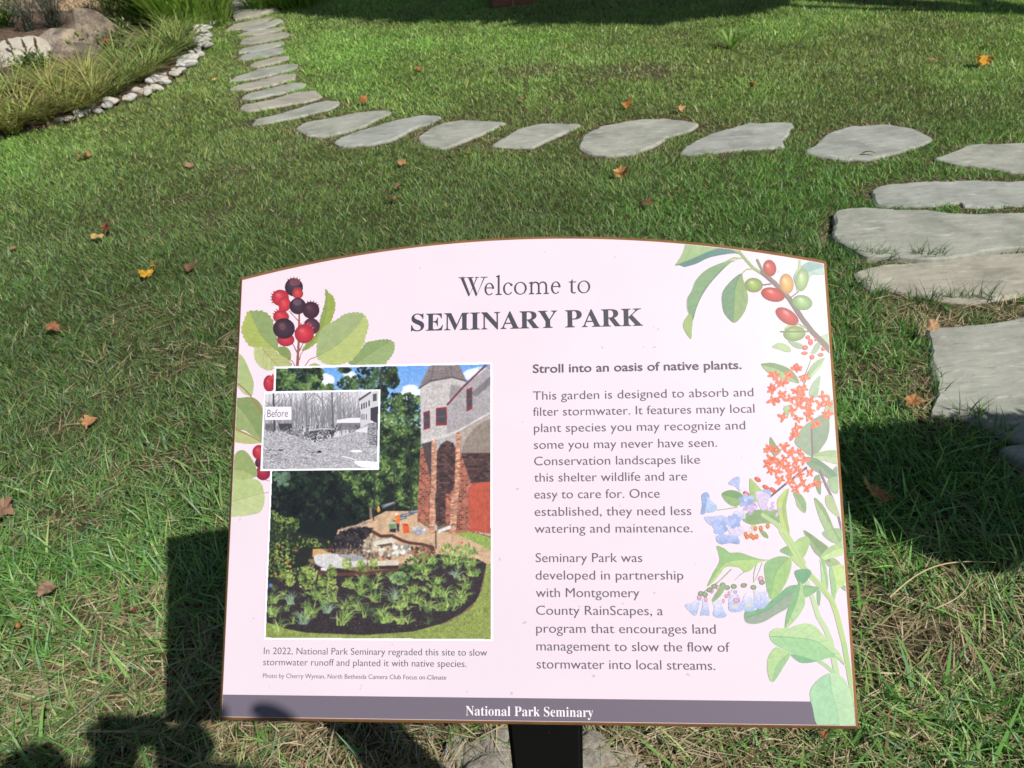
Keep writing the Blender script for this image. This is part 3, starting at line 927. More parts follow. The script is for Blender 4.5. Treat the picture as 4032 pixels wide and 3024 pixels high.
# ---- right illustration: spicebush, butterfly weed and bluebells
def right_art():  # print colours paled, a glossy sheen mixed into them
    c = Canvas(1452, 520, 1856, 1580, 1.1, PINKC)
    E = None
    # far leaves and stems first
    c.leaf(T(Z6, [(1170, -10), (1230, 20), (1320, 70), (1375, 125), (1310, 185), (1250, 110)]), T(Z6, [(1170, -5), (1340, 150)]), (158, 174, 134), (142, 162, 124))
    c.leaf(T(Z6, [(1340, 205), (1420, 200), (1475, 262), (1380, 275)]), None, (172, 186, 144), (160, 178, 136))
    c.leaf(T(Z6, [(1320, 0), (1400, -40), (1490, -30), (1492, 66), (1410, 78)]), None, (158, 186, 144), (146, 176, 130))
    c.leaf(T(Z6, [(1460, 420), (1520, 430), (1520, 470), (1490, 460)]), None, (150, 180, 150), (150, 180, 150))
    c.stroke(T(Z6, [(1190, 380), (1240, 520), (1290, 680), (1350, 780), (1390, 880), (1440, 1150)]), 10, 13, (190, 212, 168))
    c.stroke(T(Z6, [(1280, 1030), (1360, 1085), (1450, 1170)]), 9, 8, (176, 206, 162))
    c.leaf(T(Z4, [(1450, 520), (1520, 420), (1620, 360), (1720, 350), (1790, 380), (1800, 495), (1650, 510), (1600, 600), (1500, 685), (1470, 620)]), T(Z4, [(1480, 640), (1600, 480), (1790, 420)]), (166, 196, 184), (138, 172, 168), 0, 4)
    c.stroke(T(Z4, [(1520, 320), (1515, 420), (1480, 500)]), 5, 6, (172, 196, 146))
    c.leaf(T(Z4, [(1215, 1290), (1280, 1245), (1340, 1250), (1410, 1290), (1422, 1340), (1370, 1346), (1300, 1320)]), None, (168, 190, 142), (176, 198, 150))
    c.leaf(T(Z4, [(1390, 1220), (1480, 1235), (1545, 1262), (1562, 1312), (1480, 1302), (1430, 1270)]), None, (160, 182, 146), (150, 176, 140))
    c.leaf(T(Z4, [(1735, 1185), (1790, 1155), (1845, 1150), (1850, 1290), (1790, 1240)]), None, (176, 200, 160), (164, 190, 150))
    c.leaf(T(Z4, [(1650, 1360), (1680, 1270), (1750, 1210), (1740, 1290), (1700, 1350)]), None, (160, 184, 150), (146, 172, 140))
    # spicebush twig
    c.leaf(T(Z4, [(160, 402), (200, 340), (250, 250), (290, 150), (420, 155), (600, 175), (800, 205), (850, 250), (880, 292), (800, 272), (600, 302), (500, 332), (400, 382), (300, 412), (260, 420), (210, 402)]), T(Z4, [(165, 402), (330, 340), (550, 245), (720, 215), (875, 288)]), (96, 134, 128), (158, 184, 134), 0, 4)
    c.leaf(T(Z4, [(885, 327), (760, 352), (650, 380), (500, 450), (390, 560), (340, 680), (295, 760), (290, 850), (310, 930), (350, 1002), (368, 960), (390, 880), (430, 780), (480, 690), (560, 580), (680, 450), (780, 365)]), T(Z4, [(885, 328), (700, 420), (560, 570), (440, 740), (345, 990)]), (130, 162, 122), (92, 128, 116), 0, 5, None, (170, 190, 130))
    c.leaf(T(Z4, [(318, 930), (255, 1010), (250, 1080), (290, 1160), (336, 1202), (346, 1100), (352, 1000)]), None, (152, 178, 116), (164, 186, 124))
    c.leaf(T(Z4, [(885, 490), (800, 540), (700, 650), (668, 740), (680, 880), (720, 960), (800, 1027), (870, 980), (930, 880), (957, 760), (935, 650), (905, 560)]), T(Z4, [(885, 492), (815, 640), (790, 1022)]), (116, 150, 116), (142, 166, 112), 0, 6, (86, 118, 100))
    c.stroke(T(Z4, [(830, 220), (930, 340), (1010, 430), (1120, 500)]), 6.5, 7, (152, 174, 114))
    c.stroke(T(Z4, [(890, 325), (800, 320), (700, 370)]), 3, 4, (160, 180, 116)); c.stroke(T(Z4, [(1010, 440), (940, 445), (886, 492)]), 3, 3, (160, 178, 110))
    c.stroke(T(Z4, [(1055, 345), (1090, 420), (1130, 500)]), 6, 6, (122, 142, 104))
    c.stroke(T(Z4, [(1110, 480), (1250, 600), (1400, 760), (1550, 990), (1650, 1120), (1850, 1330)]), 10, 12, (124, 110, 104))
    c.stroke(T(Z4, [(1110, 470), (1250, 590), (1400, 750)]), 3, 3, (150, 140, 120), .6)
    c.leaf(T(Z4, [(1350, 1090), (1400, 1050), (1470, 1050), (1560, 1085), (1530, 1110), (1400, 1110)]), None, (176, 196, 140), (168, 188, 130))

    def fr(x, y, rx, ry, col, rot=0.): c.ell(*Z4(x, y), rx / 5.04, ry / 5.04, col, RAD(rot), 1, .45)
    fr(1190, 432, 72, 92, (196, 86, 78), -12); fr(1015, 617, 100, 80, (150, 172, 92), 5); fr(1225, 720, 132, 76, (198, 72, 66), 14)
    fr(1540, 560, 72, 125, (166, 192, 132), 8); fr(1375, 602, 76, 112, (224, 172, 104), -8); fr(1545, 806, 112, 82, (150, 184, 122), 12)
    fr(1380, 957, 142, 76, (196, 78, 74), 33); fr(1460, 1145, 122, 82, (152, 178, 116), -4)
    c.stroke(T(Z4, [(1310, 1122), (1450, 1124), (1610, 1120)]), 4, 4, (120, 140, 90)); c.stroke(T(Z4, [(1110, 615), (1200, 605)]), 3.5, 3.5, (110, 108, 100)); c.stroke(T(Z4, [(1430, 745), (1500, 690)]), 3, 3, (120, 110, 104)); c.stroke(T(Z4, [(1490, 1030), (1580, 1080)]), 3, 4, (150, 170, 120))
    RB = (236, 108, 88)
    for x, y, a, b in ((1605, 1185, 26, 25), (1635, 1237, 28, 36), (1575, 1297, 33, 28), (1570, 1358, 36, 20), (1650, 1400, 28, 28), (1745, 1375, 32, 22), (1772, 1310, 25, 25), (1690, 1210, 14, 20), (1480, 1512, 35, 42), (1562, 1620, 30, 30)):
        c.ell(*Z4(x, y), a / 5.04, b / 5.04, RB, 0, 1, .25)
    c.stroke(T(Z4, [(1640, 1425), (1605, 1520), (1570, 1610)]), 2.2, 3, (160, 170, 130))
    for p in ((1575, 1297), (1570, 1358), (1650, 1400), (1745, 1375), (1635, 1260)):
        c.stroke([Z4(*p), Z4(1650, 1350)], 1, 1, (170, 185, 150))
    c.leaf(T(Z4, [(1585, 1645), (1620, 1530), (1700, 1440), (1792, 1410), (1745, 1510), (1650, 1620)]), T(Z4, [(1590, 1640), (1690, 1520), (1785, 1414)]), (176, 200, 156), (150, 180, 134))
    # butterfly weed foliage
    c.leaf(T(Z5, [(578, 165), (610, 155), (680, 155), (780, 190), (840, 240), (868, 312), (760, 282), (660, 247), (610, 212)]), T(Z5, [(580, 168), (720, 210), (865, 310)]), (160, 184, 130), (128, 154, 112), 0, 3)
    c.leaf(T(Z5, [(945, 385), (980, 300), (1035, 252), (1030, 320), (1010, 412), (970, 420)]), None, (176, 198, 164), (154, 180, 146))
    c.leaf(T(Z5, [(750, 500), (775, 480), (805, 482), (790, 560), (760, 540)]), None, (160, 186, 140), (160, 186, 140))
    c.leaf(T(Z5, [(835, 760), (890, 660), (960, 600), (1060, 550), (1104, 600), (1094, 720), (1050, 800), (980, 872), (900, 832)]), T(Z5, [(965, 620), (968, 870)]), (150, 168, 142), (134, 156, 130), 0, 3)
    c.leaf(T(Z5, [(1060, 520), (1110, 450), (1140, 430), (1150, 510), (1100, 540)]), None, (170, 192, 156), (150, 176, 140))
    c.stroke(T(Z5, [(965, 640), (968, 760), (972, 875)]), 4, 4, (128, 114, 122)); c.stroke(T(Z5, [(940, 230), (925, 270), (905, 330)]), 3, 4, (130, 140, 110))
    c.leaf(T(Z5, [(980, 862), (1060, 830), (1165, 832), (1172, 930), (1080, 912), (1000, 892)]), T(Z5, [(985, 866), (1080, 868), (1170, 880)]), (178, 198, 154), (160, 184, 136), 0, 2)
    c.leaf(T(Z5, [(905, 880), (1000, 888), (1110, 960), (1165, 1020), (1168, 1085), (1060, 1022), (960, 962)]), T(Z5, [(915, 890), (1040, 950), (1160, 1060)]), (132, 156, 126), (118, 146, 120), 0, 2)
    c.leaf(T(Z5, [(1130, 980), (1172, 940), (1175, 1020)]), None, (140, 164, 134), (140, 164, 134))
    c.leaf(T(Z5, [(985, 1040), (1030, 1020), (1040, 1160), (1010, 1140)]), None, (140, 164, 128), (128, 152, 118))
    c.leaf(T(Z5, [(1090, 1060), (1165, 1030), (1170, 1152), (1120, 1142)]), None, (164, 188, 152), (150, 176, 138))
    c.stroke(T(Z5, [(1030, 985), (1080, 1100), (1120, 1180), (1160, 1280), (1195, 1430)]), 6, 5, (136, 118, 128))
    c.stroke(T(Z5, [(640, 1190), (700, 1140), (760, 1090), (870, 1005), (925, 960)]), 4.5, 5.5, (98, 90, 92))
    c.leaf(T(Z5, [(650, 722), (700, 790), (732, 832), (680, 872), (645, 800)]), None, (136, 160, 112), (124, 150, 104))
    c.leaf(T(Z5, [(825, 1148), (880, 1158), (925, 1230), (917, 1308), (860, 1262), (840, 1200)]), T(Z5, [(830, 1150), (915, 1300)]), (160, 184, 138), (142, 170, 124), 0, 3)
    c.leaf(T(Z5, [(985, 1190), (1050, 1240), (1100, 1330), (1150, 1450), (1200, 1530), (1140, 1535), (1070, 1440), (1020, 1330)]), T(Z5, [(988, 1194), (1090, 1360), (1180, 1530)]), (162, 186, 138), (138, 166, 118), 0, 3)
    c.leaf(T(Z5, [(905, 1440), (980, 1480), (1050, 1540), (1092, 1600), (1104, 1690), (1000, 1622), (950, 1542)]), T(Z5, [(908, 1444), (1095, 1680)]), (150, 172, 132), (132, 156, 116), 0, 3)
    c.leaf(T(Z5, [(1072, 1180), (1112, 1170), (1152, 1240), (1184, 1335), (1130, 1312), (1080, 1252)]), None, (176, 192, 146), (164, 184, 138))
    # orange flowers
    r = np.random.default_rng(5)

    def flower(x, y, k=1.0):
        X, Y = Z5(x, y)
        n = r.integers(4, 7); a0 = r.uniform(0, 6.28)
        for i in range(n):
            a = a0 + i * 6.28 / n + r.normal(0, .25); L = 11.5 * k * r.uniform(.75, 1.2)
            cc = np.array((230, 118, 92)) * r.uniform(.93, 1.06)
            c.ell(X + math.cos(a) * L * .55, Y + math.sin(a) * L * .5, L * .60, L * .30, cc, a)
        c.ell(X, Y, 4.6 * k, 4.2 * k, np.array((224, 106, 80)) * r.uniform(.92, 1.08), 0, 1, .2)
        for i in range(3):
            c.ell(X + r.normal(0, 3 * k), Y + r.normal(0, 3 * k), 1.8 * k, .9 * k, (246, 190, 120), r.uniform(0, 3))
    cl1 = [(680, 250), (665, 350), (665, 440), (740, 305), (740, 405), (790, 240), (850, 200), (905, 265), (850, 370), (805, 435), (880, 420), (960, 450), (1050, 410), (1090, 465), (820, 520), (750, 575), (860, 585), (940, 565), (1000, 625), (850, 650), (830, 710), (1090, 550), (930, 500), (900, 350), (960, 520), (1030, 470), (870, 470)]
    cl2 = [(630, 815), (690, 825), (755, 795), (810, 845), (870, 840), (660, 890), (760, 890), (850, 910), (905, 900), (630, 935), (700, 990), (800, 1000), (880, 1020), (950, 1005), (730, 1055), (840, 1120), (940, 1110), (1000, 1080), (650, 980), (775, 950), (860, 970), (800, 1060), (900, 1070), (720, 930)]
    for q in cl1 + cl2:
        c.stroke([Z5(*q), Z5(q[0] * .5 + (930 if q in cl1 else 850) * .5, q[1] * .5 + (560 if q in cl1 else 1000) * .5)], .9, 1.2, (206, 190, 120), .7)
    for q in cl1: flower(*q, 1.0)
    for q in cl2: flower(*q, .95)
    for q in ((850, 190), (553, 1050), (615, 1110), (668, 1130), (465, 1160), (700, 440), (665, 350)): c.ell(*Z5(*q), 8, 5, (228, 98, 70), .6, 1, .3)
    # bluebells
    c.leaf(T(Z5, [(430, 1350), (500, 1290), (620, 1280), (720, 1290), (725, 1382), (600, 1387), (500, 1397)]), None, (150, 176, 128), (128, 156, 108))
    c.leaf(T(Z5, [(490, 1045), (530, 1070), (575, 1120), (602, 1162), (560, 1222), (500, 1192)]), None, (176, 198, 126), (152, 182, 118))
    c.leaf(T(Z5, [(275, 1162), (340, 1130), (420, 1150), (442, 1202), (390, 1257), (320, 1232)]), T(Z5, [(280, 1164), (440, 1205)]), (140, 172, 116), (120, 156, 106))
    c.leaf(T(Z5, [(700, 1232), (720, 1180), (792, 1118), (772, 1250), (782, 1350), (797, 1472), (740, 1432), (715, 1322)]), T(Z5, [(785, 1130), (740, 1280), (790, 1465)]), (184, 204, 124), (160, 186, 116))
    c.leaf(T(Z5, [(560, 1420), (620, 1460), (634, 1502), (590, 1482)]), None, (140, 166, 114), (130, 156, 106))
    c.stroke(T(Z5, [(240, 1285), (320, 1275), (400, 1262)]), 2, 2.4, (150, 170, 140))
    c.stroke(T(Z5, [(590, 1320), (680, 1380), (760, 1450), (830, 1560), (900, 1690)]), 8, 13, (178, 200, 146))
    BL, LV = (150, 166, 216), (196, 194, 232)

    def bell(z, pts, ca, cb):
        P = T(z, pts); A = np.array(P); lo, hi = A[:, 1].min(), A[:, 1].max()
        ca = np.array(ca, float) * .8 + 46; cb = np.array(cb, float) * .85 + 34
        def col(X, Y):
            k = np.clip((Y - lo) / (hi - lo + 1e-6), 0, 1)[..., None]
            return (ca * (1 - k) + cb * k) * (1 + .14 * (vn(X * .35, Y * .35, 4)[..., None] - .5))
        c.poly(P, col, True)
    bell(Z5, [(325, 1080), (385, 1028), (418, 1040), (412, 1100), (425, 1140), (405, 1135), (380, 1105)], (150, 168, 218), (176, 188, 228))
    bell(Z5, [(120, 1170), (160, 1145), (185, 1180), (165, 1240), (150, 1310), (115, 1312), (125, 1240)], (132, 160, 212), (124, 150, 204))
    bell(Z5, [(165, 1190), (205, 1215), (245, 1265), (215, 1300), (150, 1300), (160, 1250)], (176, 194, 232), (156, 180, 222))
    bell(Z5, [(140, 1340), (220, 1330), (300, 1325), (322, 1372), (250, 1398), (190, 1402)], (182, 190, 232), (160, 170, 216))
    bell(Z5, [(410, 1280), (450, 1300), (455, 1350), (380, 1345), (365, 1310)], (206, 206, 238), (186, 188, 230))
    bell(Z5, [(330, 1410), (430, 1400), (450, 1450), (400, 1490), (340, 1470)], (216, 200, 230), (204, 190, 226))
    bell(Z5, [(240, 1480), (320, 1470), (400, 1488), (412, 1545), (340, 1540), (270, 1548), (235, 1520)], (170, 184, 228), (130, 150, 208))
    for x, y, a, b in ((265, 1420, 52, 54), (370, 1370, 50, 50), (468, 1215, 56, 44)):
        X0, Y0 = Z5(x, y); a0 = r.uniform(0, 6)
        for q in range(6):
            t = a0 + q * 1.047; c.ell(X0 + math.cos(t) * a / 6.6, Y0 + math.sin(t) * b / 6.6, a / 5.6, b / 7.4, np.array((158, 177, 224)) * r.uniform(.90, 1.08), t)
        for q in range(5): c.ell(X0 + r.normal(0, 2.2), Y0 + r.normal(0, 2.0), 2.6, 1.6, (206, 206, 236), r.uniform(0, 3), .7)
        c.ell(X0 + 1, Y0, 1.8, 1.5, (176, 160, 200), 0, .8)
    bell(Z5, [(575, 1135), (640, 1128), (655, 1165), (640, 1200), (600, 1170)], (140, 166, 214), (150, 172, 218))
    bell(Z5, [(535, 1152), (575, 1140), (625, 1160), (645, 1190), (625, 1240), (592, 1292), (550, 1222)], (206, 190, 224), (196, 178, 214))
    for x, y, a, b in ((660, 1270, 52, 44), (490, 1292, 34, 30), (520, 1260, 28, 26)):
        for k in range(9): c.ell(Z5(x, y)[0] + r.normal(0, a / 6), Z5(x, y)[1] + r.normal(0, b / 6), 5, 3, np.array((196, 172, 212)) * r.uniform(.9, 1.1), r.uniform(0, 3))
    for x, y in ((470, 1490), (500, 1482), (520, 1495), (545, 1488), (535, 1425), (578, 1425), (630, 1408), (460, 1470)):
        c.stroke([Z5(x, y), Z5(510, 1400)], 1, 1, (190, 200, 130)); c.ell(*Z5(x, y), 4.2, 6, (228, 132, 76), 0, 1, .3)
    # lower stems and leaves
    c.leaf(T(Z6, [(975, 140), (1050, 100), (1100, 150), (1115, 205), (1040, 180)]), None, (146, 180, 126), (136, 172, 120))
    c.leaf(T(Z6, [(1085, 120), (1110, 60), (1170, 25), (1212, 42), (1212, 110), (1160, 200)]), None, (176, 202, 140), (156, 188, 126))
    c.leaf(T(Z6, [(1302, 195), (1370, 120), (1440, 85), (1500, 62), (1500, 168), (1400, 200), (1340, 217)]), T(Z6, [(1305, 200), (1400, 145), (1498, 110)]), (192, 214, 156), (170, 198, 136))
    c.leaf(T(Z6, [(1308, 205), (1345, 240), (1370, 380), (1360, 475), (1320, 425), (1310, 320)]), T(Z6, [(1312, 215), (1345, 350), (1358, 470)]), (176, 206, 152), (152, 190, 138))
    c.leaf(T(Z6, [(1380, 290), (1430, 262), (1505, 262), (1510, 400), (1450, 460), (1415, 562), (1390, 420)]), T(Z6, [(1400, 290), (1430, 420), (1416, 555)]), (160, 196, 146), (190, 214, 144), 0, 2)
    c.stroke(T(Z6, [(990, -20), (1080, 120), (1170, 280), (1300, 420), (1400, 545), (1440, 660), (1500, 900), (1560, 1250), (1592, 1420)]), 13, 11, (186, 208, 144))
    c.stroke(T(Z6, [(1000, 0), (1090, 130), (1180, 290), (1310, 435), (1420, 600)]), 4, 4, (166, 194, 134), .7)
    c.stroke(T(Z6, [(1080, 200), (1140, 260)]), 9, 9, (180, 204, 144))
    c.leaf(T(Z6, [(690, 640), (760, 630), (860, 580), (960, 500), (1050, 430), (1150, 420), (1300, 440), (1200, 470), (1120, 520), (1050, 600), (950, 660), (850, 720), (770, 740), (695, 722)]), T(Z6, [(700, 690), (880, 620), (1040, 500), (1200, 445)]), (150, 166, 150), (126, 172, 134), 0, 4)
    c.leaf(T(Z6, [(850, 260), (920, 200), (1000, 185), (1060, 200), (1072, 260), (1042, 370), (1000, 450), (950, 512), (890, 532), (860, 400)]), T(Z6, [(1040, 205), (940, 330), (900, 525)]), (146, 184, 132), (162, 196, 130), 0, 4)
    c.leaf(T(Z6, [(460, 102), (520, 120), (570, 155), (650, 155), (740, 185), (830, 210), (925, 213), (800, 240), (740, 300), (690, 318), (640, 280), (540, 275), (490, 330), (430, 400), (382, 432), (420, 340), (480, 230), (475, 170)]), T(Z6, [(385, 428), (490, 280), (600, 220), (920, 213)]), (174, 202, 134), (148, 186, 128), 0, 4)
    c.leaf(T(Z6, [(1095, 310), (1160, 290), (1225, 300), (1222, 350), (1150, 425), (1115, 380)]), None, (124, 170, 132), (110, 160, 122))
    c.leaf(T(Z6, [(1130, 400), (1165, 440), (1182, 570), (1130, 672), (1070, 742), (1018, 775), (1030, 650), (1070, 540)]), T(Z6, [(1140, 410), (1110, 560), (1020, 768)]), (134, 180, 132), (172, 204, 150), 0, 4)
    c.leaf(T(Z6, [(1165, 430), (1220, 440), (1300, 450), (1250, 490), (1180, 520)]), None, (146, 184, 134), (130, 172, 126))
    c.leaf(T(Z6, [(1280, 470), (1310, 480), (1300, 590), (1280, 560)]), None, (140, 180, 132), (140, 180, 132))
    c.leaf(T(Z6, [(1060, 985), (1180, 1005), (1290, 1035), (1200, 1060), (1130, 1050)]), None, (134, 182, 142), (126, 176, 136))
    c.leaf(T(Z6, [(890, 812), (950, 770), (1040, 775), (1120, 745), (1200, 733), (1270, 760), (1340, 840), (1400, 910), (1460, 970), (1504, 1078), (1420, 1012), (1290, 1037), (1180, 1010), (1050, 970), (940, 910), (900, 870)]), T(Z6, [(900, 840), (1080, 850), (1290, 890), (1500, 1070)]), (160, 202, 152), (184, 212, 160), 0, 5, (110, 160, 120))
    c.leaf(T(Z6, [(940, 930), (1000, 950), (1062, 987), (1000, 1100), (930, 1207), (890, 1192), (870, 1090), (885, 1000)]), T(Z6, [(1040, 985), (950, 1080), (915, 1200)]), (178, 208, 152), (156, 196, 148), 0, 4)
    c.leaf(T(Z6, [(1220, 1300), (1260, 1220), (1340, 1155), (1400, 1140), (1450, 1150), (1510, 1200), (1550, 1300), (1580, 1400), (1600, 1580), (1305, 1580), (1240, 1420)]), T(Z6, [(1380, 1150), (1400, 1300), (1440, 1430), (1460, 1580)]), (166, 206, 168), (182, 214, 174), 0, 5, (134, 182, 152))
    c.stroke(T(Z6, [(1500, 900), (1550, 1200), (1598, 1470)]), 11, 6, (172, 204, 144))
    # lower bells
    for q in ((480, 390), (430, 440)): c.stroke([Z6(335, 490), Z6(*q), Z6(580, 292)], 1.6, 3, (150, 178, 136))
    c.stroke(T(Z6, [(610, 380), (660, 330), (700, 308)]), 1.6, 2.2, (156, 182, 140)); c.stroke(T(Z6, [(760, 400), (765, 320), (785, 245)]), 1.8, 2.6, (156, 182, 140)); c.stroke(T(Z6, [(770, 390), (810, 300), (830, 240)]), 1.4, 2.4, (170, 192, 150))
    for pts in ([(320, 505), (345, 520), (325, 580), (290, 672), (240, 640), (198, 585), (250, 565), (285, 550)], [(350, 530), (385, 535), (395, 600), (402, 672), (360, 668), (325, 672), (340, 600)], [(430, 560), (500, 545), (510, 600), (542, 672), (475, 692), (428, 664), (440, 610)],
                [(580, 460), (625, 450), (662, 560), (672, 630), (580, 642), (553, 590)], [(690, 500), (740, 490), (772, 600), (752, 637), (680, 624), (670, 560)], [(770, 450), (850, 450), (888, 540), (842, 612), (768, 602), (765, 520)]):
        bell(Z6, pts, (222, 214, 238), (156, 176, 224))
    for x, y in ((610, 600), (720, 585)): c.ell(*Z6(x, y), 7, 4, (212, 206, 190))
    for x, y, a, b in ((318, 522, 18, 24), (370, 540, 15, 22), (515, 552, 12, 20), (620, 548, 28, 20), (540, 512, 16, 18), (470, 440, 20, 20), (420, 470, 18, 22), (690, 420, 20, 16), (820, 370, 24, 24), (560, 490, 10, 20), (610, 480, 16, 14)):
        c.ell(*Z6(x, y), a / 3.78, b / 3.78, (222, 166, 192), 0, 1, .3)
    for x, y in ((332, 490), (400, 462), (440, 432), (545, 442), (600, 432), (680, 425), (760, 440), (830, 400), (510, 420), (365, 500)):
        c.ell(*Z6(x, y), 6.5, 5.5, (150, 164, 138), 0, 1, .15)
    c.leaf(T(Z6, [(420, 545), (450, 490), (510, 408), (532, 432), (500, 500), (440, 557)]), None, (154, 180, 138), (140, 168, 124))
    c.mesh('wildflower_illustration', 0.0008)


right_art()


# ---- the colour photograph printed on the panel
def main_photo():
    c = Canvas(570, 778, 1068, 1388, 1.0, (255, 255, 255))
    X, Y = c.grid(0, c.w, 0, c.h)
    inner = [Z2(420, 203), Z2(2115, 170), Z3(1937, 1175), Z3(97, 1163)]
    k = np.clip((Y - 790) / 150, 0, 1)[..., None]
    c.C[:] = np.array((98, 158, 238)) * (1 - k) + np.array((160, 202, 248)) * k
    for x, y, rx, ry in ((820, 290, 70, 80), (1010, 270, 60, 60), (1500, 380, 110, 60), (1430, 420, 60, 40), (1990, 260, 110, 60), (1300, 640, 60, 120), (760, 210, 40, 30)):
        for j in range(7):
            c.ell(Z2(x, y)[0] + random.gauss(0, rx / 12), Z2(x, y)[1] + random.gauss(0, ry / 12), rx / 6.5, ry / 7, (232, 240, 252), 0, .7)
    DG = [(22, 31, 30), (34, 48, 36), (50, 74, 44), (76, 106, 56), (112, 144, 74)]
    D0 = [(15, 20, 23), (20, 28, 29), (26, 37, 34), (40, 58, 42)]
    c.poly(T(Z2, [(380, 1000), (1240, 1000), (1240, 690), (1420, 640), (1570, 680), (1560, 1420), (380, 1420)]), (26, 36, 32))
    c.poly(T(Z3, [(100, 0), (700, 0), (1000, 60), (960, 260), (760, 440), (640, 440), (120, 420)]), (24, 30, 32))
    c.dabs(T(Z2, [(400, 190), (760, 195), (800, 240), (770, 330), (870, 330), (880, 390), (400, 390)]), 1100, 3.6, DG, 3)
    for x, y, a, b in ((1150, 240, 110, 70), (1310, 220, 70, 60), (1000, 330, 100, 60), (1190, 330, 120, 60), (1340, 300, 60, 60), (960, 215, 50, 20), (1260, 400, 50, 60)):
        c.dabs(T(Z2, [(x - a, y), (x - a * .5, y - b), (x + a * .5, y - b), (x + a, y), (x + a * .5, y + b), (x - a * .5, y + b)]), 200, 2.9, DG[:4], int(x))
    c.stroke(T(Z2, [(1250, 400), (1240, 300), (1260, 200)]), 5, 4, (60, 54, 52)); c.stroke(T(Z2, [(1240, 310), (1320, 240), (1370, 180)]), 4, 2, (62, 56, 52))
    c.dabs(T(Z2, [(1240, 480), (1330, 405), (1480, 400), (1565, 430), (1565, 720), (1240, 720)]), 1000, 3.2, DG, 8)
    c.dabs(T(Z2, [(1240, 690), (1565, 690), (1560, 1330), (1400, 1290), (1240, 1010)]), 1900, 3.4, DG, 12)
    c.dabs(T(Z2, [(380, 1005), (1240, 1005), (1300, 1290), (1080, 1400), (380, 1400)]), 1700, 4, D0, 13)
    c.dabs(T(Z2, [(860, 1010), (1240, 1005), (1300, 1200), (1200, 1330), (1080, 1250), (980, 1100)]), 800, 3.0, DG, 15)
    c.dabs(T(Z2, [(400, 1030), (520, 1030), (530, 1120), (440, 1140)]), 50, 5, [(70, 100, 80), (90, 120, 96)], 16)
    for x in (1480, 1350, 1190): c.stroke(T(Z2, [(x, 1400), (x + 10, 1150), (x - 10, 800)]), 4, 2, (52, 50, 46))
    # bare ground
    c.poly(T(Z3, [(90, 430), (640, 440), (700, 285), (840, 240), (1945, 200), (1945, 1180), (90, 1180)]), lambda X, Y: np.array((128, 104, 82)) * (1 + .5 * (fbm(X * .2, Y * .2, 4)[..., None] - .5)))
    c.poly(T(Z3, [(690, 280), (840, 240), (960, 190), (1080, 130), (1340, 130), (1350, 220), (1480, 300), (1640, 300), (1940, 420), (1940, 580), (1700, 600), (700, 520), (620, 480)]), lambda X, Y: np.array((202, 166, 132)) * (1 + .25 * (fbm(X * .1, Y * .1, 4)[..., None] - .5)))
    c.dabs(T(Z3, [(600, 470), (700, 300), (850, 262), (985, 268), (930, 340), (880, 440), (780, 470)]), 700, 3.4, [(30, 28, 36), (44, 40, 48), (60, 54, 58), (36, 34, 40)], 22)
    c.dabs(T(Z3, [(860, 470), (930, 350), (1000, 300), (960, 420), (900, 480)]), 120, 2.6, [(96, 82, 76), (150, 132, 114), (190, 174, 154), (70, 60, 60)], 24)
    c.dabs(T(Z3, [(640, 440), (880, 430), (1120, 480), (1130, 520), (900, 530), (660, 480)]), 260, 2.6, [(84, 70, 62), (120, 100, 84), (150, 128, 108), (64, 54, 52)], 25)
    c.dabs(T(Z3, [(720, 270), (960, 195), (970, 215), (760, 290)]), 40, 3, [(190, 180, 165), (140, 130, 118)], 21)
    for x, y, a in ((1060, 90, -30), (1210, 170, -20), (1280, 140, -15), (1150, 200, -18)):
        c.stroke([Z3(x, y), Z3(x + 90, y + a)], 9, 5, (96, 100, 116)); c.stroke([Z3(x + 10, y - 5), Z3(x + 80, y + a)], 2, 2, (170, 176, 186))
    # building
    st = lambda base: (lambda X, Y: np.array(base, float) * (1 + .22 * (vn(X * .7, Y * .7, 6)[..., None] - .5)))
    c.poly(T(Z2, [(1560, 350), (1640, 300), (1810, 270), (1920, 310), (1890, 370), (1780, 490), (1780, 740), (1565, 795)]), st((192, 186, 188)))
    c.poly(T(Z2, [(1775, 490), (1900, 350), (2120, 170), (2120, 590), (1950, 660), (1850, 725), (1770, 745)]), st((164, 158, 164)))
    c.poly(T(Z2, [(1960, 400), (2120, 260), (2120, 330), (2000, 430)]), (120, 116, 124))
    c.poly(T(Z2, [(1800, 330), (1890, 350), (1790, 470)]), (150, 144, 150))
    c.poly(T(Z2, [(1635, 175), (1865, 170), (1925, 302), (1810, 272), (1640, 302), (1547, 362)]), lambda X, Y: np.array((128, 116, 120)) * (1 + .22 * ((Y * .42) % 1.0 - .5)[..., None] + .2 * (vn(X * .5, Y * .9, 3)[..., None] - .5)))
    c.stroke(T(Z2, [(1665, 180), (1645, 300)]), 1.5, 1.5, (96, 86, 92)); c.stroke(T(Z2, [(1800, 178), (1812, 272)]), 1.5, 1.5, (96, 86, 92))
    c.stroke(T(Z2, [(1547, 362), (1640, 304), (1810, 274), (1925, 304)]), 3, 3, (86, 78, 84))
    c.stroke(T(Z2, [(1775, 490), (1900, 350), (2085, 172)]), 4, 4, (116, 48, 58))
    for pts in ([(1585, 552), (1636, 534), (1638, 676), (1586, 692)], [(1684, 518), (1770, 507), (1771, 652), (1684, 657)], [(1925, 372), (1970, 350), (1972, 522), (1926, 546)]):
        P = np.array(T(Z2, pts)); q = P.mean(0)
        c.poly(P, (136, 42, 52)); c.poly(q + (P - q) * .74, (62, 72, 84)); c.stroke([(P[0] + P[3]) / 2, (P[1] + P[2]) / 2], 1.6, 1.6, (150, 70, 76))
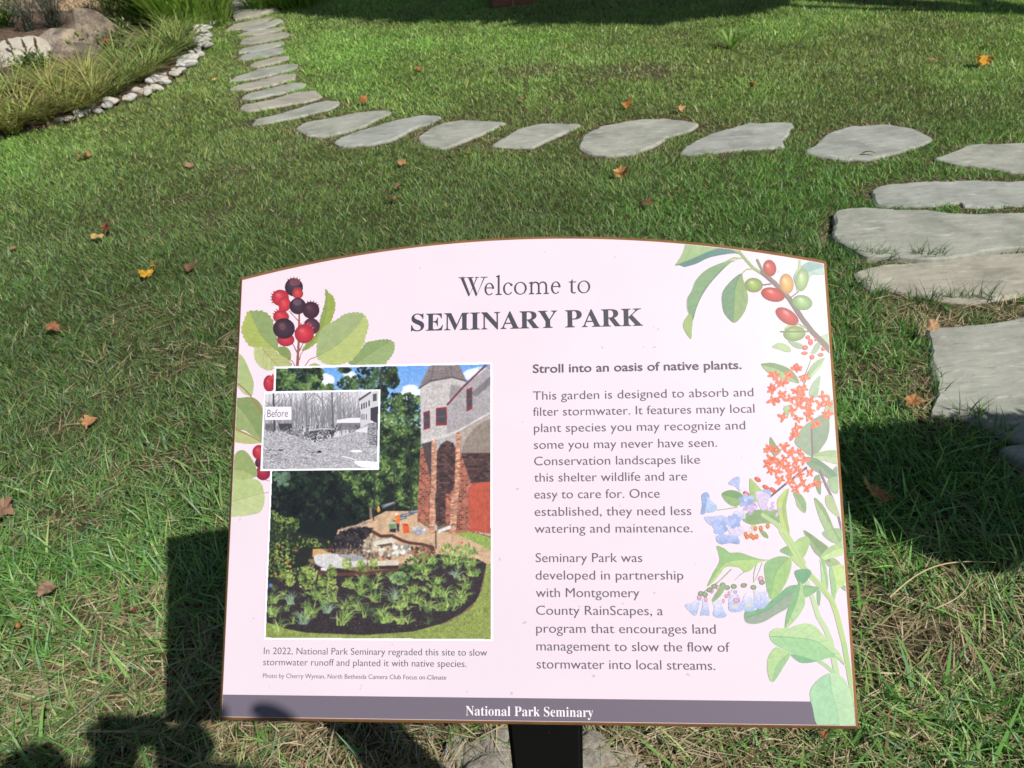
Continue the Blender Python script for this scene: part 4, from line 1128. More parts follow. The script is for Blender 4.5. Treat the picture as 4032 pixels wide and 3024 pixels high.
    c.poly(T(Z2, [(1565, 768), (1700, 738), (1840, 700), (2120, 540), (2120, 600), (1990, 670), (1880, 712), (1700, 765), (1570, 800)]), st((206, 202, 202)))
    c.poly(T(Z2, [(1840, 715), (2120, 560), (2120, 1120), (1880, 1000)]), st((170, 158, 152)))
    c.poly(T(Z2, [(1880, 872), (1920, 765), (1990, 672), (2060, 622), (2120, 600), (2120, 880)]), (142, 128, 118))
    bk = lambda base, mort, sx, sy: (lambda X, Y: np.where(((((Y / sy) % 1) < .2) | (((X / sx + .5 * np.floor(Y / sy)) % 1) < .13))[..., None], np.array(mort, float), np.array(base, float) * (1 + .7 * (_hash(np.floor(X / sx + .5 * np.floor(Y / sy)), np.floor(Y / sy), 3)[..., None] - .5))))
    RB = bk((158, 82, 64), (160, 118, 102), 9, 5)
    DB = bk((84, 56, 56), (58, 48, 52), 9, 5)
    c.poly(T(Z2, [(1880, 872), (2120, 872), (2120, 1112), (1960, 1112)]), DB)
    c.poly(T(Z2, [(1570, 800), (1655, 778), (1648, 1120), (1578, 832)]), (78, 66, 70))
    c.poly(T(Z2, [(1690, 862), (1720, 805), (1770, 772), (1820, 792), (1842, 842), (1836, 1150), (1770, 1240), (1765, 1420), (1680, 1420)]), DB)
    c.poly(T(Z2, [(1700, 770), (1840, 715), (1850, 850), (1820, 790), (1770, 770), (1720, 803), (1690, 862)]), st((178, 172, 170)))
    c.poly(T(Z2, [(1560, 830), (1582, 830), (1650, 1120), (1645, 1420), (1538, 1420)]), RB)
    c.poly(T(Z2, [(1650, 772), (1692, 766), (1682, 1420), (1640, 1420)]), bk((196, 140, 112), (176, 132, 110), 7, 3.2))
    c.poly(T(Z2, [(1843, 715), (1878, 705), (1880, 872), (1960, 1112), (1935, 1150), (1932, 1420), (1762, 1420), (1772, 1235), (1828, 1140)]), RB)
    c.poly(T(Z2, [(1845, 715), (1878, 705), (1872, 1000), (1856, 1420), (1812, 1420), (1834, 1140)]), bk((196, 140, 112), (176, 132, 110), 7, 3.2))
    FE = lambda X, Y: np.array((190, 80, 60)) * (1 + .18 * (fbm(X * .1, Y * .1, 8)[..., None] - .5))
    c.poly(T(Z2, [(1962, 1114), (2120, 1098), (2120, 1420), (1930, 1420), (1936, 1152)]), FE)
    c.poly(T(Z3, [(1340, -10), (1442, -10), (1440, 235), (1338, 215)]), RB)
    c.poly(T(Z3, [(1478, -10), (1575, -10), (1572, 235), (1490, 260)]), DB)
    c.poly(T(Z3, [(1440, -10), (1482, -10), (1482, 312), (1434, 312)]), bk((196, 140, 112), (176, 132, 110), 7, 3.2))
    c.poly(T(Z3, [(1570, -10), (1766, -10), (1762, 302), (1600, 318), (1566, 220)]), RB)
    c.poly(T(Z3, [(1612, -10), (1672, -10), (1650, 312), (1600, 318)]), bk((196, 140, 112), (176, 132, 110), 7, 3.2))
    c.poly(T(Z3, [(1752, -10), (1940, -10), (1940, 332), (1764, 292)]), FE)
    c.poly(T(Z3, [(1640, 312), (1760, 297), (1940, 348), (1940, 455), (1800, 382)]), lambda X, Y: np.array((140, 168, 76)) * (1 + .3 * (vn(X * .6, Y * .6, 3)[..., None] - .5)))
    c.dabs(T(Z3, [(1800, 290), (1930, 318), (1930, 332), (1800, 300)]), 25, 2, [(220, 216, 205), (190, 180, 165)], 23)
    # garden soil and lawn rim
    c.poly(T(Z3, [(110, 300), (300, 420), (480, 560), (900, 630), (1200, 600), (1500, 480), (1830, 520), (1900, 560), (1870, 700), (1830, 850), (1700, 960), (1500, 1070), (1250, 1120), (1000, 1140), (700, 1150), (90, 1150)]), lambda X, Y: np.array((50, 43, 48)) * (1 + .7 * (vn(X * .6, Y * .6, 7)[..., None] - .5)))
    # rocks, boards and plastic
    c.dabs(T(Z3, [(880, 400), (930, 330), (1000, 310), (1130, 350), (1160, 400), (1290, 400), (1300, 480), (1100, 500), (900, 470)]), 110, 5, [(150, 132, 112), (186, 166, 142), (214, 204, 190), (120, 104, 90)], 31)
    c.poly(T(Z3, [(975, 385), (1050, 360), (1150, 355), (1160, 380), (1100, 410), (1000, 420)]), (212, 206, 190), True)
    c.poly(T(Z3, [(1000, 408), (1130, 388), (1130, 408), (1040, 422)]), (90, 80, 74))
    c.dabs(T(Z3, [(1140, 420), (1280, 400), (1300, 470), (1120, 495)]), 60, 4, [(190, 190, 180), (214, 216, 208), (150, 146, 138)], 32)
    c.dabs(T(Z3, [(1290, 430), (1460, 400), (1480, 470), (1300, 520)]), 70, 4, [(110, 86, 66), (140, 112, 84), (80, 62, 52)], 33)
    c.stroke(T(Z3, [(975, 298), (1040, 335), (1130, 330), (1210, 370), (1280, 390), (1380, 400), (1465, 425)]), 7, 6, (88, 52, 46))
    c.poly(T(Z3, [(325, 410), (385, 415), (445, 590), (395, 605), (345, 510)]), (116, 44, 46))
    c.poly(T(Z3, [(395, 410), (480, 410), (490, 520), (430, 520)]), (54, 44, 46)); c.poly(T(Z3, [(485, 420), (510, 418), (665, 488), (480, 505)]), (202, 158, 96)); c.poly(T(Z3, [(605, 405), (640, 402), (645, 450), (610, 450)]), (120, 50, 50))
    c.poly(T(Z3, [(495, 500), (560, 478), (700, 482), (860, 492), (922, 530), (905, 570), (760, 592), (600, 592), (515, 565)]), (206, 204, 206), True)
    c.poly(T(Z3, [(690, 486), (860, 494), (910, 525), (800, 535)]), (150, 150, 166), True)
    c.poly(T(Z3, [(930, 530), (1000, 518), (1010, 540), (1185, 525), (1185, 572), (940, 578)]), (214, 198, 182)); c.poly(T(Z3, [(940, 578), (1185, 572), (1180, 600), (950, 604)]), (52, 46, 50))
    c.stroke(T(Z3, [(520, 625), (700, 645), (900, 640), (1170, 610)]), 8, 7, (92, 56, 48))
    c.poly(T(Z3, [(548, 590), (606, 592), (596, 618), (550, 612)]), (220, 224, 230))
    # workers, bucket, pipes, small sign
    c.poly(T(Z3, [(1158, 172), (1180, 162), (1194, 180), (1190, 236), (1160, 232)]), (228, 112, 50), True); c.ell(*Z3(1166, 155), 2.6, 2.4, (232, 226, 216)); c.poly(T(Z3, [(1163, 232), (1190, 232), (1188, 296), (1172, 296), (1168, 270)]), (60, 56, 66)); c.ell(*Z3(1150, 195), 4, 2, (222, 180, 80))
    c.poly(T(Z3, [(1100, 232), (1160, 226), (1152, 268), (1112, 272)]), (98, 142, 86)); c.poly(T(Z3, [(1100, 222), (1155, 218), (1160, 232), (1100, 236)]), (170, 190, 180)); c.poly(T(Z3, [(1110, 275), (1165, 270), (1160, 305), (1112, 300)]), (44, 44, 46))
    c.ell(*Z3(1020, 118), 3.6, 5.5, (232, 152, 52)); c.ell(*Z3(1020, 98), 1.8, 1.8, (230, 200, 140)); c.stroke(T(Z3, [(978, 110), (980, 205)]), 2.4, 2.4, (40, 38, 40)); c.stroke(T(Z3, [(955, 110), (958, 180)]), 5, 6, (140, 116, 110))
    c.poly(T(Z3, [(1214, 240), (1264, 236), (1272, 304), (1222, 312)]), (226, 84, 44)); c.ell(*Z3(1239, 238), 6.4, 1.6, (170, 60, 36))
    c.dabs(T(Z3, [(1300, 270), (1340, 250), (1400, 280), (1380, 310), (1310, 315)]), 26, 4, [(222, 226, 236), (196, 200, 214), (160, 164, 178)], 34)
    for y in (288, 300): c.stroke([Z3(1512, y), Z3(1604, y - 35)], 4, 4, (220, 222, 224))
    c.stroke(T(Z3, [(1488, 435), (1486, 250)]), 2.2, 2.2, (40, 40, 44)); c.poly(T(Z3, [(1477, 240), (1498, 240), (1498, 290), (1477, 290)]), (176, 182, 186))
    c.poly(T(Z3, [(90, 1030), (250, 1085), (420, 1120), (900, 1140), (1300, 1112), (1600, 1030), (1780, 920), (1860, 780), (1905, 560), (1945, 560), (1945, 1180), (90, 1180)]), lambda X, Y: np.array((136, 152, 74)) * (1 + .55 * (vn(X * .9, Y * .9, 7)[..., None] - .5) + .25 * (fbm(X * .08, Y * .08, 2)[..., None] - .5)))
    YG = [(40, 58, 36), (74, 100, 48), (116, 142, 62), (156, 178, 86)]
    c.poly(T(Z3, [(90, 60), (240, 180), (375, 200), (360, 300), (620, 360), (640, 430), (480, 440), (420, 600), (90, 700)]), (36, 38, 36))
    c.dabs(T(Z3, [(120, 90), (240, 180), (375, 190), (370, 260), (300, 330), (130, 330)]), 300, 2.6, YG, 41)
    c.dabs(T(Z3, [(130, 320), (330, 330), (620, 370), (620, 430), (400, 420), (330, 480), (350, 700), (120, 660)]), 430, 2.6, YG, 42)
    c.dabs(T(Z3, [(360, 600), (470, 560), (520, 610), (500, 760), (390, 770)]), 200, 2.6, YG[1:], 43)
    for x, y in ((640, 620), (760, 560), (780, 720), (640, 720), (880, 580), (560, 700), (980, 560), (300, 700), (240, 640)):
        c.dabs(T(Z3, [(x - 40, y + 40), (x - 30, y - 50), (x + 25, y - 50), (x + 45, y + 40)]), 70, 2.4, YG[1:], int(x + y))
    c.dabs(T(Z3, [(1080, 640), (1200, 620), (1270, 660), (1260, 720), (1150, 730)]), 90, 4, [(70, 100, 58), (112, 150, 84), (146, 180, 110)], 44)
    c.dabs(T(Z3, [(1180, 600), (1260, 500), (1420, 470), (1480, 480), (1500, 600), (1300, 640)]), 160, 3.6, [(44, 70, 40), (74, 108, 54), (110, 146, 70)], 45)
    c.dabs(T(Z3, [(1500, 400), (1780, 400), (1830, 480), (1780, 560), (1540, 560)]), 200, 3.4, [(84, 120, 56), (124, 160, 76), (156, 190, 96)], 46, rot=1.4, asp=.35)
    GG = [(108, 142, 66), (142, 172, 82), (172, 196, 106), (82, 118, 58)]
    for i, (x, y) in enumerate([(300, 890), (480, 960), (520, 850), (430, 1010), (720, 1060), (650, 870), (880, 810), (860, 940), (1030, 970), (1150, 850), (1060, 1040), (1210, 1050), (1300, 790), (1420, 940), (1540, 940), (1700, 850), (1500, 720), (1400, 650), (1650, 670), (1780, 580), (1600, 560), (1750, 480), (980, 760), (880, 710), (160, 880), (150, 990), (190, 1110), (410, 1050), (1740, 760), (1560, 830), (1320, 880), (1180, 920), (760, 1010), (1640, 900), (1800, 660), (1440, 560), (600, 960), (1000, 870), (1480, 830), (1340, 600)]):
        c.tuft(*Z3(x, y), 20, 26 + 9 * (y > 800), GG if i % 9 else [(110, 140, 110), (136, 160, 130)], 100 + i, 1.0)
    r = np.random.default_rng(3)
    bed = [(130, 700), (500, 660), (900, 660), (1250, 640), (1500, 520), (1800, 540), (1860, 600), (1820, 800), (1700, 930), (1450, 1050), (1200, 1090), (700, 1100), (140, 1060)]
    for i in range(150):
        x, y = r.uniform(120, 1870), 520 + 570 * r.random() ** 1.3
        if inpoly(np.array(x), np.array(y), bed): c.tuft(*Z3(x, y), 7, 8 + 16 * (y - 500) / 600, GG if r.random() < .75 else [(64, 90, 52), (90, 116, 66)], 900 + i, 1.1)
    for x, y in ((1470, 460), (1330, 490), (1380, 530), (1060, 518), (1420, 450), (1540, 450), (1700, 388), (1420, 500), (340, 450), (280, 540), (1300, 455)): c.ell(*Z3(x, y), 2.6, 2.2, (220, 70, 56))
    for x, y in ((210, 405), (180, 640), (220, 660), (300, 580)): c.ell(*Z3(x, y), 2.4, 2.4, (224, 140, 60))
    c.ell(*Z3(140, 735), 4, 4, (70, 130, 190))
    for i in range(40): c.ell(*Z3(r.uniform(300, 1700), r.uniform(800, 1080)), r.uniform(.8, 2), .8, (180, 146, 118), r.uniform(0, 3), .7)
    for _ in range(1):
        P = np.pad(c.C, ((1, 1), (1, 1), (0, 0)), 'edge'); P = (P[:-2] + 2 * P[1:-1] + P[2:]) / 4; c.C = (P[:, :-2] + 2 * P[:, 1:-1] + P[:, 2:]) / 4
    g_ = c.C.mean(-1, keepdims=True); c.C = (g_ + (c.C - g_) * .90) * .955 + 9
    c.C *= (1 + .12 * (vn(X * .55, Y * .55, 21)[..., None] - .5) + .12 * (vn(X * .22, Y * .22, 22)[..., None] - .5))
    c.C *= (1 + .10 * (_hash(np.floor(X * 1.0), np.floor(Y * 1.0), 5)[..., None] - .5))
    A = inpoly(X, Y, inner).astype(float)
    ui, vi = px2uv(np.array([p[0] for p in inner]), np.array([p[1] for p in inner]))
    b = .0019
    u0, u1, v1, v0 = ui[[0, 3]].mean(), ui[1:3].mean(), vi[:2].mean(), vi[2:].mean()
    flat_poly('photo_border', [(u0 - b, v0 - b), (u1 + b, v0 - b), (u1 + b, v1 + b), (u0 - b, v1 + b)], 0.0010, M_WHITE)
    c.mesh('colour_photograph', 0.0012, 1, A)


M_WHITE = mat_plain('white_print', (0.80, 0.80, 0.86), 0.38, 0.35)
main_photo()


def inset_photo():
    c = Canvas(560, 838, 826, 1020, 1.2, (200, 200, 206))
    X, Y = c.grid(0, c.w, 0, c.h)
    inner = [Z2(333, 402), Z2(1233, 382), Z2(1218, 990), Z2(312, 1003)]
    n = fbm(X * .18, Y * .18, 3)[..., None]
    c.C[:] = np.array((226, 226, 234)) * (1 - .1 * n)
    # bare woods
    gy = lambda v: (v, v, v + 7)
    r = np.random.default_rng(9)
    b = T(Z2, [(333, 520), (480, 450), (640, 470), (800, 520), (900, 470), (1060, 520), (1080, 720), (333, 720)])
    c.poly(b, lambda X, Y: np.array(gy(200.)) * (1 + .4 * (fbm(X * .25, Y * .12, 8)[..., None] - .5)), True)
    for i in range(620):
        x = r.uniform(335, 1085); y0 = r.uniform(560, 720); L = r.uniform(60, 250) if x < 700 else r.uniform(40, 220)
        v = r.uniform(88, 168)
        c.stroke([Z2(x, y0), Z2(x + r.normal(0, 10), y0 - L * .6), Z2(x + r.normal(0, 26), y0 - L)], 1.1, .6, gy(v), .75)
    for x, w, v in ((405, 5, 76), (868, 5, 104), (660, 2.4, 110), (790, 2.6, 120), (935, 2, 130), (1000, 2, 136)):
        c.stroke([Z2(x + 4, 730), Z2(x, 560), Z2(x - 6, 392)], w, w * .7, gy(v))
        for k in range(9):
            t = r.uniform(400, 560); s_ = r.choice((-1, 1)); c.stroke([Z2(x, t), Z2(x + s_ * 40, t - 40), Z2(x + s_ * r.uniform(50, 90), t - 60)], 1.6, .7, gy(v + 24), .8)
    c.poly(T(Z2, [(440, 640), (545, 640), (550, 705), (450, 700)]), gy(72)); c.poly(T(Z2, [(333, 640), (400, 640), (400, 700), (333, 700)]), gy(112))
    c.poly(T(Z2, [(900, 612), (1000, 596), (1086, 594), (1086, 640), (900, 642)]), gy(228)); c.poly(T(Z2, [(900, 636), (1086, 634), (1070, 690), (910, 690)]), gy(126))
    # ground
    c.poly(T(Z2, [(325, 690), (480, 706), (620, 740), (720, 790), (830, 760), (960, 730), (1060, 690), (1150, 640), (1225, 800), (1225, 1010), (300, 1010)]), lambda X, Y: np.array(gy(172.)) * (1 + .8 * (fbm(X * .4, Y * .6, 4)[..., None] - .5)))
    c.dabs(T(Z2, [(440, 690), (640, 700), (840, 690), (900, 670), (870, 745), (770, 786), (690, 784), (590, 740)]), 300, 2.2, [gy(56), gy(78), gy(104), gy(136)], 26)
    c.dabs(T(Z2, [(340, 660), (1080, 650), (1080, 710), (340, 710)]), 160, 2.0, [gy(80), gy(110), gy(140)], 27)
    c.stroke(T(Z2, [(690, 694), (780, 682), (880, 684)]), 2.2, 2.2, gy(196))
    c.dabs(T(Z2, [(330, 820), (640, 800), (760, 860), (700, 940), (330, 960)]), 130, 2.4, [gy(96), gy(128), gy(176), gy(200)], 6, rot=.2, asp=.35)
    # building
    c.poly(T(Z2, [(1078, 445), (1170, 388), (1240, 380), (1240, 500), (1170, 518), (1165, 640), (1090, 650), (1088, 460)]), gy(204))
    c.poly(T(Z2, [(1070, 448), (1168, 384), (1172, 398), (1080, 462)]), gy(84))
    for x, y in ((1098, 485), (1116, 478), (1134, 472), (1156, 460)): c.poly(T(Z2, [(x - 5, y), (x + 5, y - 4), (x + 5, y + 42), (x - 5, y + 44)]), gy(70))
    for x in (1100, 1116, 1134): c.poly(T(Z2, [(x - 4, 566), (x + 4, 564), (x + 4, 608), (x - 4, 610)]), gy(96))
    c.poly(T(Z2, [(1186, 408), (1216, 400), (1216, 460), (1186, 466)]), gy(88))
    c.poly(T(Z2, [(1168, 518), (1240, 500), (1240, 830), (1215, 820), (1216, 640), (1168, 612)]), gy(66))
    c.poly(T(Z2, [(1145, 640), (1215, 630), (1215, 822), (1140, 800)]), lambda X, Y: np.array(gy(140.)) * (1 + .6 * (_hash(np.floor(X / 3), np.floor(Y / 2), 3)[..., None] - .5)))
    c.poly(T(Z2, [(1060, 690), (1145, 662), (1142, 712), (1040, 706)]), gy(220))
    c.ell(*Z2(1055, 858), 13, 2.6, gy(240)); c.poly(T(Z2, [(1040, 940), (1120, 935), (1225, 950), (1225, 985), (1110, 985), (1060, 965)]), gy(244), True); c.stroke(T(Z2, [(948, 898), (1010, 915), (1060, 932)]), 2.4, 2, gy(226))
    c.ell(*Z2(765, 862), 4, 2.6, gy(40)); c.ell(*Z2(458, 850), 6, 2, gy(80))
    A = inpoly(X, Y, inner).astype(float)
    ui, vi = px2uv(np.array([p[0] for p in inner]), np.array([p[1] for p in inner]))
    u0, u1, v1, v0 = ui[[0, 3]].mean(), ui[1:3].mean(), vi[:2].mean(), vi[2:].mean(); b = .0018
    flat_poly('inset_border', [(u0 - b, v0 - b), (u1 + b, v0 - b), (u1 + b, v1 + b), (u0 - b, v1 + b)], 0.0014, M_WHITE)
    c.mesh('black_and_white_photograph', 0.0016, 1, A)
    ul, vl = px2uv(*np.array([Z2(335, 507), Z2(543, 507), Z2(543, 611), Z2(335, 613)]).T)
    flat_poly('inset_label', list(zip(ul, vl)), 0.0018, mat_plain('pale_label', (0.72, 0.69, 0.76), .4, .35))


inset_photo()

# ---- lettering
_dg = None


def glyph_mesh(s, off):
    cu = bpy.data.curves.new('lettering', 'FONT')
    cu.body = s; cu.size = 1.0; cu.offset = off; cu.resolution_u = 4
    o = bpy.data.objects.new('lettering', cu)
    COL.objects.link(o)
    bpy.context.view_layer.update()
    dg = bpy.context.evaluated_depsgraph_get()
    me = bpy.data.meshes.new_from_object(o.evaluated_get(dg))
    V = np.zeros(len(me.vertices) * 3); me.vertices.foreach_get('co', V); V = V.reshape(-1, 3)
    F = [tuple(p.vertices) for p in me.polygons]
    bpy.data.objects.remove(o); bpy.data.curves.remove(cu); bpy.data.meshes.remove(me)
    return V, F


def serif(s):
    return ''.join(chr(0x1D400 + ord(ch) - 65) if 'A' <= ch <= 'Z' else chr(0x1D41A + ord(ch) - 97) if 'a' <= ch <= 'z' else ch for ch in s)


CAPH = {}


def text_part(name, lines, mat, w=0.0009, off=-0.007):
    """lines: (string, layout x,y of the baseline start, x of the right end, y of the end, cap height in metres)"""
    VV = []; FF = []; n0 = 0
    for s, x0, y0, x1, y1, hcap in lines:
        V, F = glyph_mesh(s, off)
        key = (s[0] > '\u2000', off)
        if key not in CAPH:
            q, _ = glyph_mesh('\U0001D407' if key[0] else 'H', off); CAPH[key] = float(q[:, 1].max() - max(0, q[:, 1].min()))
        u, v = px2uv(np.array([x0, x1]), np.array([y0, y1]))
        k = hcap / CAPH[key]
        kx = float(u[1] - u[0]) / (V[:, 0].max() - V[:, 0].min())
        U = (V[:, 0] - V[:, 0].min()) * kx + u[0]
        Vv = V[:, 1] * k + v.mean()
        VV.append(uvw(U, Vv, w)); FF += [tuple(i + n0 for i in f) for f in F]; n0 += len(V)
    me = pymesh(name, np.concatenate(VV), FF)
    return link_mesh(name, me, mat, sign, True)


A2 = zf(2050, 1380, 2.212); A3 = zf(2050, 2100, 2.212); A1 = zf(1550, 1000, 2.0109); AF = zf(1700, 2780, 3.16)


def ln(z, s, x0, y0, x1, y1, h): return (s,) + z(x0, y0) + z(x1, y1) + (h,)


M_INK = mat_plain('dark_slate_ink', (0.055, 0.055, 0.078), .45, .35)
M_INK2 = mat_plain('grey_violet_ink', (0.115, 0.10, 0.135), .45, .35)
M_INKW = mat_plain('white_ink', (0.80, 0.72, 0.79), .4, .35)


def welcome():
    V = []; F = []; cnt = [0]

    def add(pts, faces):
        P = np.array(pts, float)
        q = np.array([A1(x, 331 - (x - 518) * .0215 - y) for x, y in P])
        u, v = px2uv(q[:, 0], q[:, 1]); n0 = len(V)
        V.extend(uvw(u, v, .0009 + .000012 * (cnt[0] % 6))); cnt[0] += 1
        F.extend([tuple(i + n0 for i in f) for f in faces])

    def poly(*pts): add(pts, [tuple(range(len(pts)))])

    def ring(cx, cy, rx, ry, tv, th, a0, a1, tilt=.25):
        n = 28; P = []
        for i in range(n + 1):
            a = RAD(a0 + (a1 - a0) * i / n)
            P += [(cx + rx * math.cos(a), cy + ry * math.sin(a)), (cx + (rx - tv) * math.cos(a - tilt * .35), cy + (ry - th) * math.sin(a - tilt * .35))]
        add(P, [(2 * i, 2 * i + 2, 2 * i + 3, 2 * i + 1) for i in range(n)])

    def stem(x, y0, y1, w=13, foot=17):
        poly((x, y0), (x + w, y0), (x + w, y1), (x, y1))
        if foot: poly((x - foot, -1), (x + w + foot, -1), (x + w + foot, 4), (x + w, 9), (x, 9), (x - foot, 4))
    poly((532, 139), (556, 139), (606, 8), (599, -6), (594, -6)); poly((599, -6), (606, 8), (664, 139), (656, 139))
    poly((594, 139), (618, 139), (664, 8), (657, -6), (652, -6)); poly((657, -6), (664, 8), (724, 139), (715, 139))
    for a, b in ((516, 572), (580, 634), (646, 676), (690, 745)): poly((a, 139), (b, 139), (b, 144), (a, 144))
    for cx in (759, 1285):
        ring(cx, 47, 38, 49, 14, 6, 4, 318); poly((cx - 28, 53), (cx + 37, 53), (cx + 37, 59), (cx - 28, 59))
    stem(826, 4, 150, 14, 18); poly((810, 146), (826, 138), (840, 150), (840, 158))
    ring(908, 47, 40, 49, 14, 6, 42, 322); ring(934, 76, 9, 9, 8, 8, 0, 360, 0)
    for cx in (1005, 1507): ring(cx, 48, 50, 50, 14, 6, 0, 360)
    for x in (1086, 1144, 1203): stem(x, 4, 66, 13, 15)
    poly((1086, 60), (1099, 60), (1099, 99), (1086, 88)); poly((1070, 90), (1086, 80), (1099, 90), (1099, 99))
    for cx in (1122, 1181): ring(cx, 62, 35, 36, 13, 9, 0, 150)
    poly((1404, 14), (1418, 14), (1418, 112), (1404, 96)); poly((1388, 86), (1446, 86), (1446, 92), (1388, 92)); ring(1430, 18, 26, 20, 14, 8, 178, 310)
    me = pymesh('welcome_text', V, F)
    bm = bmesh.new(); bm.from_mesh(me)
    for f in bm.faces:
        f.normal_update()
        if f.normal.dot(Vector(S_N)) < 0: f.normal_flip()
    bm.to_mesh(me); bm.free()
    link_mesh('welcome_text', me, M_INK, sign, True)


welcome()
text_part('title_text', [ln(A1, serif('SEMINARY PARK'), 140, 610, 1975, 569, .0181)], M_INK, off=0.0)
text_part('heading_text', [ln(A2, 'Stroll into an oasis of native plants.', 108, 197, 1925, 160, .0088)], mat_plain('heading_ink', (0.095, 0.082, 0.11), .45, .35), off=.012)
H1 = .0086
text_part('garden_paragraph', [ln(A2, 'This garden is designed to absorb and', 110, 430, 2028, 400, H1), ln(A2, 'filter stormwater. It features many local', 110, 568, 2038, 545, H1),
                               ln(A2, 'plant species you may recognize and', 118, 710, 1957, 690, H1), ln(A2, 'some you may never have seen.', 118, 855, 1712, 842, H1),
                               ln(A2, 'Conservation landscapes like', 120, 997, 1563, 990, H1), ln(A2, 'this shelter wildlife and are', 120, 1140, 1450, 1135, H1),
                               ln(A2, 'easy to care for. Once', 122, 1287, 1212, 1285, H1), ln(A2, 'established, they need less', 124, 1437, 1487, 1437, H1),
                               ln(A2, 'watering and maintenance.', 124, 1585, 1497, 1587, H1)], M_INK2)
text_part('partnership_paragraph', [ln(A3, 'Seminary Park was', 133, 250, 1060, 250, H1), ln(A3, 'developed in partnership', 133, 400, 1418, 405, H1), ln(A3, 'with Montgomery', 135, 553, 1035, 557, H1),
                                    ln(A3, 'County RainScapes, a', 137, 708, 1240, 713, H1), ln(A3, 'program that encourages land', 138, 865, 1700, 873, H1),
                                    ln(A3, 'management to slow the flow of', 140, 1020, 1822, 1030, H1), ln(A3, 'stormwater into local streams.', 142, 1178, 1695, 1187, H1)], M_INK2)
text_part('photo_caption', [ln(Z3, 'In 2022, National Park Seminary regraded this site to slow', 83, 1298, 1905, 1308, .0063), ln(Z3, 'stormwater runoff and planted it with native species.', 78, 1388, 1738, 1400, .0063)], M_INK2)
text_part('photo_credit', [ln(Z3, 'Photo by Cherry Wyman, North Bethesda Camera Club Focus on Climate', 76, 1490, 1572, 1505, .0042)], M_INK2)
text_part('footer_text', [ln(AF, serif('National Park Seminary'), 425, 113, 2010, 134, .0086)], M_INKW, off=-.003)
text_part('inset_label_text', [ln(Z2, 'Before', 352, 590, 515, 587, .0077)], M_INK2, w=.0020)

# ---- post and bracket
M_BLACK, _nt, _bs = newmat('black_powder_coat')
_nt.links.new(ramp(_nt, [(0.0, (0.006, 0.006, 0.007)), (0.775, (0.006, 0.006, 0.007)), (0.80, (0.30, 0.30, 0.32)), (1, (0.3, 0.3, 0.32))], noise(_nt, 95, 2, .5)), _bs.inputs['Base Color'])
_bs.inputs['Roughness'].default_value = 0.6
_bs.inputs['Specular IOR Level'].default_value = 0.2


def rounded_box(name, cx, cy, z0, z1, wx, wy, bev, mat):
    bm = bmesh.new()
    bmesh.ops.create_cube(bm, size=1)
    for v in bm.verts:
        v.co = Vector((v.co.x * wx, v.co.y * wy, z0 + (v.co.z + .5) * (z1 - z0)))
    bmesh.ops.bevel(bm, geom=[e for e in bm.edges if abs(e.verts[0].co.z - e.verts[1].co.z) > .01], offset=bev, segments=3, affect='EDGES')
    me = bpy.data.meshes.new(name); bm.to_mesh(me); bm.free()
    o = link_mesh(name, me, mat, sign)
    o.location = (cx, cy, 0)
    return o


POST_X = 0.0
rounded_box('post', POST_X, 0.0, -0.1, 0.812, .081, .081, .005, M_BLACK)
# tilted mounting plate under the board
V = []
for w in (-0.0138, -0.022):
    for u, v in ((-.11, .06), (.11, .06), (.11, .34), (-.11, .34)): V.append(uvw(u + .02, v, w))
link_mesh('mounting_plate', pymesh('mounting_plate', V, [(0, 1, 2, 3), (7, 6, 5, 4), (0, 4, 5, 1), (1, 5, 6, 2), (2, 6, 7, 3), (3, 7, 4, 0)]), M_BLACK, sign, True)

# ================================================================ rocks
def rock_mesh(name, rx, ry, rz, seed, sub=4, amp=.28, cut=None, mat=None):
    bm = bmesh.new()
    bmesh.ops.create_icosphere(bm, subdivisions=sub, radius=1)
    V = np.array([v.co[:] for v in bm.verts])
    n = V / np.linalg.norm(V, axis=1)[:, None]
    def n3(f, s): return (fbm(n[:, 0] * f + 7, n[:, 1] * f + 3, s) + fbm(n[:, 1] * f + 5, n[:, 2] * f + 9, s + 1) + fbm(n[:, 2] * f + 2, n[:, 0] * f + 4, s + 2)) / 3 - .5
    d = 1 + amp * 2.2 * n3(1.3, seed) + amp * .9 * n3(4, seed + 9) + amp * .35 * n3(12, seed + 21)
    P = n * d[:, None]
    r = np.random.default_rng(seed)
    for k in range(9):                      # broken planes
        a = r.normal(size=3); a /= np.linalg.norm(a)
        h = r.uniform(.72 - (cut or 0), .9 - (cut or 0) * .5)
        ex = P @ a - h
        P -= np.where(ex > 0, ex * .85, 0)[:, None] * a
    P = P * np.array([rx, ry, rz])
    for v, p in zip(bm.verts, P): v.co = p
    for f in bm.faces: f.smooth = True
    me = bpy.data.meshes.new(name); bm.to_mesh(me); bm.free()
    return me


def mat_rock(name, stops, scale, dark=0.0, bd=.012):
    mt, nt, bs = newmat(name)
    c = ramp(nt, stops, noise(nt, scale, 10, .7))
    if dark:
        b = ramp(nt, [(0.44, (0, 0, 0)), (0.56, (1, 1, 1))], noise(nt, scale * .6, 8, .75))
        c = mix(nt, mix(nt, 1.0, b, (dark, dark, dark), 'MULTIPLY'), c, (.19, .15, .125))
    nt.links.new(c, bs.inputs['Base Color'])
    bs.inputs['Roughness'].default_value = .85; bs.inputs['Specular IOR Level'].default_value = .25
    bump(nt, noise(nt, scale * 3, 12, .8), 1.0, bd, bs)
    return mt


